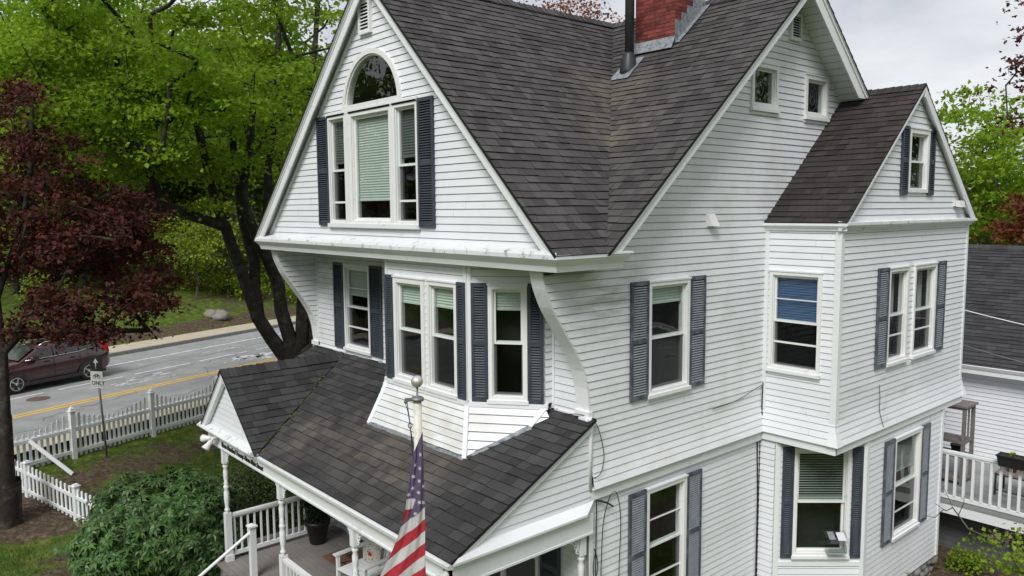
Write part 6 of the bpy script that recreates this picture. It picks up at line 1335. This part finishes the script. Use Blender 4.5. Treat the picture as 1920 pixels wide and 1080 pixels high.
# window bird feeder
mb = MB(); F = FC; M['acry'] = glassmat('acrylic', .10, (.75, .78, .78))
cA, cB = .92, 1.24; zb_ = 1.55
mb.faces([F(cA, zb_, .02), F(cB, zb_, .02), F(cB, zb_, .20), F(cA, zb_, .20), F(cA, zb_+.22, .02), F(cB, zb_+.22, .02), F(cB, zb_+.10, .20), F(cA, zb_+.10, .20)], [(0, 1, 2, 3), (2, 3, 7, 6), (0, 3, 7, 4), (1, 2, 6, 5)], 'acry')
mb.faces([F(cA-.03, zb_+.34, .01), F(cB+.03, zb_+.34, .01), F(cB+.03, zb_+.20, .24), F(cA-.03, zb_+.20, .24)], [(0, 1, 2, 3)], 'acry'); mb.box(F, cA, cB, zb_-.012, zb_, .02, .20, 'clear')
mb.faces([F(cA+.02, zb_+.332, .03), F(cA+.13, zb_+.332, .03), F(cA+.13, zb_+.245, .18), F(cA+.02, zb_+.245, .18)], [(0, 1, 2, 3)], 'lead'); mb.faces([F(cA+.17, zb_+.325, .05), F(cB-.01, zb_+.325, .05), F(cB-.01, zb_+.235, .20), F(cA+.17, zb_+.235, .20)], [(0, 1, 2, 3)], 'sunshade')
tag(mb.build('bird_feeder', org=F(cA, zb_, 0)), 'clear acrylic bird feeder fixed to the lower pane of the chamfered bay window', 'bird feeder')
# ================================================================ REAR WING, DECK AND ITS THINGS
wing_ = root('rear_wing', (4, 15, 0), 'white clapboard rear wing with a dark shingle roof behind the deck', 'house')
FW = Fr((0, 13.5, 0), X)
mb = MB(); siding(mb, FW, .2, 3.62, lambda z: -6, lambda z: 12., expo=.108, lap=.016); mb.build('wall', wing_, (3, 13.5, .2))
mb = MB(); shingles(mb, [(-6, 13.2, 3.66), (12.3, 13.2, 3.66), (12.3, 17.3, 6.48), (-6, 17.3, 6.48)], X, 'roof_wing', seed=21, expo=.14, tab=.33)
mb.face([(-6, 17.3, 6.48), (12.3, 17.3, 6.48), (12.3, 21.4, 3.6), (-6, 21.4, 3.6)], 'roof_wing'); ridge_caps(mb, (-6, 17.3, 6.48), (12.3, 17.3, 6.48), 'roof_wing', seed=5, sl=.7); wr_ = mb.build('roof', wing_, (3, 15, 5))
mb = MB(); mb.prism([(-6, 13.14, 3.62), (-6, 13.10, 3.70), (-6, 13.22, 3.70), (-6, 13.22, 3.60)], (18.3, 0, 0), 'trim'); mb.box(FW, -6, 12, 3.50, 3.62, .0, .34, 'trim'); mb.build('eave_gutter', wing_, (3, 13.1, 3.6))
dk = root('deck', (3, 11.5, 1.3), 'grey floored raised deck with white balustrade between the bay and the rear wing', 'deck')
mb = MB(); y = 9.93
while y < 13.45: mb.box(FW, -2, 8, 1.285, 1.32, 13.5-y-.135, 13.5-y, 'greydeck'); y += .142
mb.build('deck_floor', dk, (3, 11.5, 1.3)); mb = MB(); mb.box(Fr((0, 9.93, 0), X), .6, 8, 1.02, 1.25, .0, .035, 'trim'); mb.box(Fr((0, 9.93, 0), X), .6, 8, 1.25, 1.33, .0, .06, 'greydeck'); mb.build('fascia', dk, (3, 9.9, 1.1))
railing((.75, 9.90, 0), (4.0, 9.90, 0), 1.30, h=1.12, gap=.168, par=dk, name='balustrade', bal=.05); railing((4.1, 9.90, 0), (7.5, 9.90, 0), 1.30, h=1.12, gap=.168, par=dk, name='balustrade', bal=.05)
mb = MB(); mb.box(Fr((4.05, 9.9, 0), X), -.06, .06, .2, 2.5, -.06, .06, 'trim'); mb.build('deck_post', dk, (4.05, 9.9, 1.3))
sk = root('deck_skirt_wall', (3, 10.6, 0), 'dark grey horizontal board wall in the shade beneath the deck', 'wall'); mb = MB(); siding(mb, Fr((0, 10.6, 0), X), -.1, 1.28, lambda z: -.5, lambda z: 8, expo=.13, m='greywall'); mb.build('boards', sk, (3, 10.6, 0))
# planter on the rail
pl = root('window_box', (2.9, 9.86, 2.42), 'long black plastic planter box hooked over the white deck rail', 'planter'); mb = MB(); F = Fr((0, 9.86, 0), X)
a0, a1, b0, b1 = 2.16, 3.3, 2.36, 2.60
mb.faces([F(a0+.04, b0, -.05), F(a1-.04, b0, -.05), F(a1-.04, b0, .14), F(a0+.04, b0, .14), F(a0, b1, -.08), F(a1, b1, -.08), F(a1, b1, .18), F(a0, b1, .18)], [(0, 1, 2, 3), (3, 2, 6, 7), (0, 3, 7, 4), (1, 5, 6, 2), (0, 4, 5, 1)], 'plastic_black'); mb.box(F, a0-.01, a1+.01, b1-.03, b1, .165, .195, 'plastic_black'); mb.build('box', pl, F(a0, b0, 0))
mb = MB(); mb.face([F(a0+.01, b1-.02, -.07), F(a1-.01, b1-.02, -.07), F(a1-.01, b1-.02, .165), F(a0+.01, b1-.02, .165)], 'soil'); mb.build('soil', pl, F(a0, b1, 0))
rng = np.random.default_rng(5); cl = np.array([[2.42, 9.82, 2.64], [2.85, 9.83, 2.63], [3.1, 9.82, 2.63]]); lv, l2 = leaf_cards(cl, 26, .07, .05, rng, upb=.4); npmesh('seedlings', lv, l2, 'leaf_yellow', pl, F(a0, b1, 0))
# grey wooden cabinet / plant stand
cb = root('plant_stand', (.75, 11.3, 1.32), 'weathered grey wooden glazed plant stand on the deck against the bay corner', 'plant stand'); F = Fr((0, 11.0, 0), X); a0, a1, b0, b1, c0, c1 = .15, 1.12, 1.32, 3.12, -.6, 0.
mb = MB()
for a in (a0, a1-.07):
    for c in (c0, c1-.07): mb.box(F, a, a+.07, b0, b1, c, c+.07, 'greywood')
for b in (b0+.08, 1.95, 2.28, b1-.06):
    mb.box(F, a0+.07, a1-.07, b, b+.06, c1-.065, c1-.005, 'greywood'); mb.box(F, a1-.065, a1-.005, b, b+.06, c0+.07, c1-.07, 'greywood')
mb.box(F, .60, .64, 2.34, b1-.06, c1-.05, c1-.02, 'greywood'); mb.box(F, a1-.05, a1-.02, 2.34, b1-.06, -.32, -.28, 'greywood'); mb.build('frame', cb, (.7, 11, 2))
for b in (1.42, 1.95, 2.30): mb = MB(); mb.box(F, a0+.02, a1-.02, b, b+.025, c0+.02, c1-.07, 'greywood'); mb.build('shelf', cb, F(a0, b, 0))
mb = MB(); mb.prism([F(a0-.04, b1, c0-.04), F(a1+.04, b1, c0-.04), F(a1+.04, b1, c1+.04), F(a0-.04, b1, c1+.04)], (0, 0, .045), 'greywood'); mb.build('top', cb, F(a0, b1, 0))
for k, (a, b, m, lab) in enumerate([(.45, 1.45, 'trim', 'white pot on the bottom shelf of the grey plant stand'), (.85, 1.98, 'plastic_black', 'black pot on the middle shelf of the grey plant stand'), (.4, 2.33, 'terracotta', 'clay pot on the upper shelf of the grey plant stand')]):
    mb = MB(); mb.lathe(F(a, b, -.3), [(.08, 0), (.11, .17), (.12, .17), (.12, .20), (.10, .2), (.001, .18)], m, 16); o = mb.build('flower_pot', org=F(a, b, -.3)); tag(o, lab, 'flower pot')
    if k == 2:
        g_ = MB(); rr = random.Random(2)
        for i in range(12): t = rr.uniform(0, 6.28); g_.tube([F(a, b+.18, -.3), F(a+.12*math.cos(t), b+.40, -.3+.12*math.sin(t)), F(a+.22*math.cos(t), b+.45+rr.uniform(-.2, .15), -.3+.2*math.sin(t))], .005, 'bark', 4)
        g_.build('dry_stems', o, F(a, b, -.3))
# metal table with pots on the deck
tb = root('metal_bench', (2.6, 11.4, 1.32), 'black metal framed slatted bench on the deck behind the balustrade', 'bench'); mb = MB(); F = Fr((0, 11.0, 0), X)
for i in range(5): mb.box(F, 1.75, 3.7, 1.80, 1.82, -.55+i*.115, -.55+i*.115+.09, 'greywood')
mb.build('seat', tb, F(2.6, 1.8, -.3))
for a in (1.76, 3.66):
    for c in (-.55, .0): mb = MB(); mb.box(F, a, a+.035, 1.32, 1.81, c-.02, c+.015, 'iron'); mb.build('leg', tb, F(a, 1.32, c))
mb = MB(); mb.box(F, 1.79, 3.66, 1.42, 1.445, -.02, .005, 'iron'); mb.box(F, 1.79, 3.66, 1.76, 1.79, -.02, .005, 'iron'); mb.build('rail', tb, F(2.6, 1.5, 0))
for a, rr_, m, lab in ((2.0, .11, 'terracotta', 'dark red pot at the left end of the metal bench'), (2.7, .13, 'terracotta', 'pinkish clay pot in the middle of the metal bench'), (2.35, .10, 'trim', 'white pot between the two clay pots on the metal bench')):
    mb = MB(); mb.lathe(F(a, 1.822, -.3), [(rr_*.75, 0), (rr_, rr_*1.6), (rr_*1.1, rr_*1.6), (rr_*1.1, rr_*2), (rr_*.9, rr_*2), (.001, rr_*1.8)], m, 16); tag(mb.build('flower_pot', org=F(a, 1.82, -.3)), lab, 'flower pot')
# lilac at lower right
def lilac():
    rng = np.random.default_rng(15); x, y = 3.1, 6.9; g = gzf(x, y); r = root('lilac_bush', (x, y, g), 'sparse lilac bush with pink flower clusters and bare twigs at the lower right', 'shrub')
    cl = crown_pts(rng, (x+.35, y+.1, 1.75), (.75, .75, .55), 46, shell=.5); ext = np.array([[1.95, 7.6, 2.35], [2.15, 7.5, 2.05], [1.75, 7.75, 1.95], [2.4, 7.3, 2.4], [1.5, 7.9, 1.6], [2.5, 7.3, 1.8]]); al = np.concatenate([cl, ext])
    nd, p2 = grow([np.array([x, y, g-.1]), np.array([x-.05, y, g+.5]), np.array([x-.1, y, g+.9])], [-1, 0, 1], al, rng, .22, .05); v, f = wood(nd, p2, .0045, .035, n=5); npmesh('stems', v, f, 'bark2', r, (x, y, g))
    lv, l2 = leaf_cards(cl[:34], 14, .16, .075, rng, flat=.9, upb=.3, elong=1.2); npmesh('foliage', lv, l2, 'leaf_forest', r, (x, y, g)); top = cl[np.argsort(-cl[:, 2])[:14]]; lv, l2 = leaf_cards(top, 60, .09, .02, rng, flat=1.3); npmesh('flower_clusters', lv, l2, 'lilac', r, (x, y, g))
lilac()
def twiggy(name, x, y, h, lab, seed, lm='leaf_forest'):
    rng = np.random.default_rng(seed); g = gzf(x, y); r = root(name, (x, y, g), lab, 'shrub'); cl = crown_pts(rng, (x, y, g+h*.7), (.3, .3, h*.35), 22); nd, p2 = grow([np.array([x, y, g-.1]), np.array([x, y, g+.25*h])], [-1, 0], cl, rng, .15, .03); v, f = wood(nd, p2, .003, .02, n=4); npmesh('stems', v, f, 'bark2', r, (x, y, g)); lv, l2 = leaf_cards(cl[::2], 7, .08, .035, rng); npmesh('foliage', lv, l2, lm, r, (x, y, g))
twiggy('twiggy_shrub', 1.9, 6.7, 1.05, 'small bare twiggy shrub below the first-floor bay window', 61)
bush('ground_plant', 1.75, 9.6, -.02, (.5, .35, .25), 26, 30, .06, 'leaf_forest', 'low green leafy plant by the stones under the bay corner', 62, cs=.16)
# things behind the wing roof
x, y = fpix(1845, 34); F = Fr((x, y, gzf(x, y)), (cr.x, cr.y, 0)); F.n = Vector((-cf.x, -cf.y, 0)).normalized(); sh = root('garage', (x, y, gzf(x, y)), 'grey roofed garage behind the rear wing under the green maple', 'garage')
mb = MB(); mb.box(F, -1.5, 5, 0, 5.0, -4, 0, 'greywood'); mb.build('wall', sh, (x, y, 1)); mb = MB(); mb.prism([F(-1.9, 4.9, .3), F(-1.9, 6.45, -2.), F(-1.9, 4.9, -4.3)], F.u*7.2, 'roof_wing'); mb.build('roof', sh, (x, y, 5))
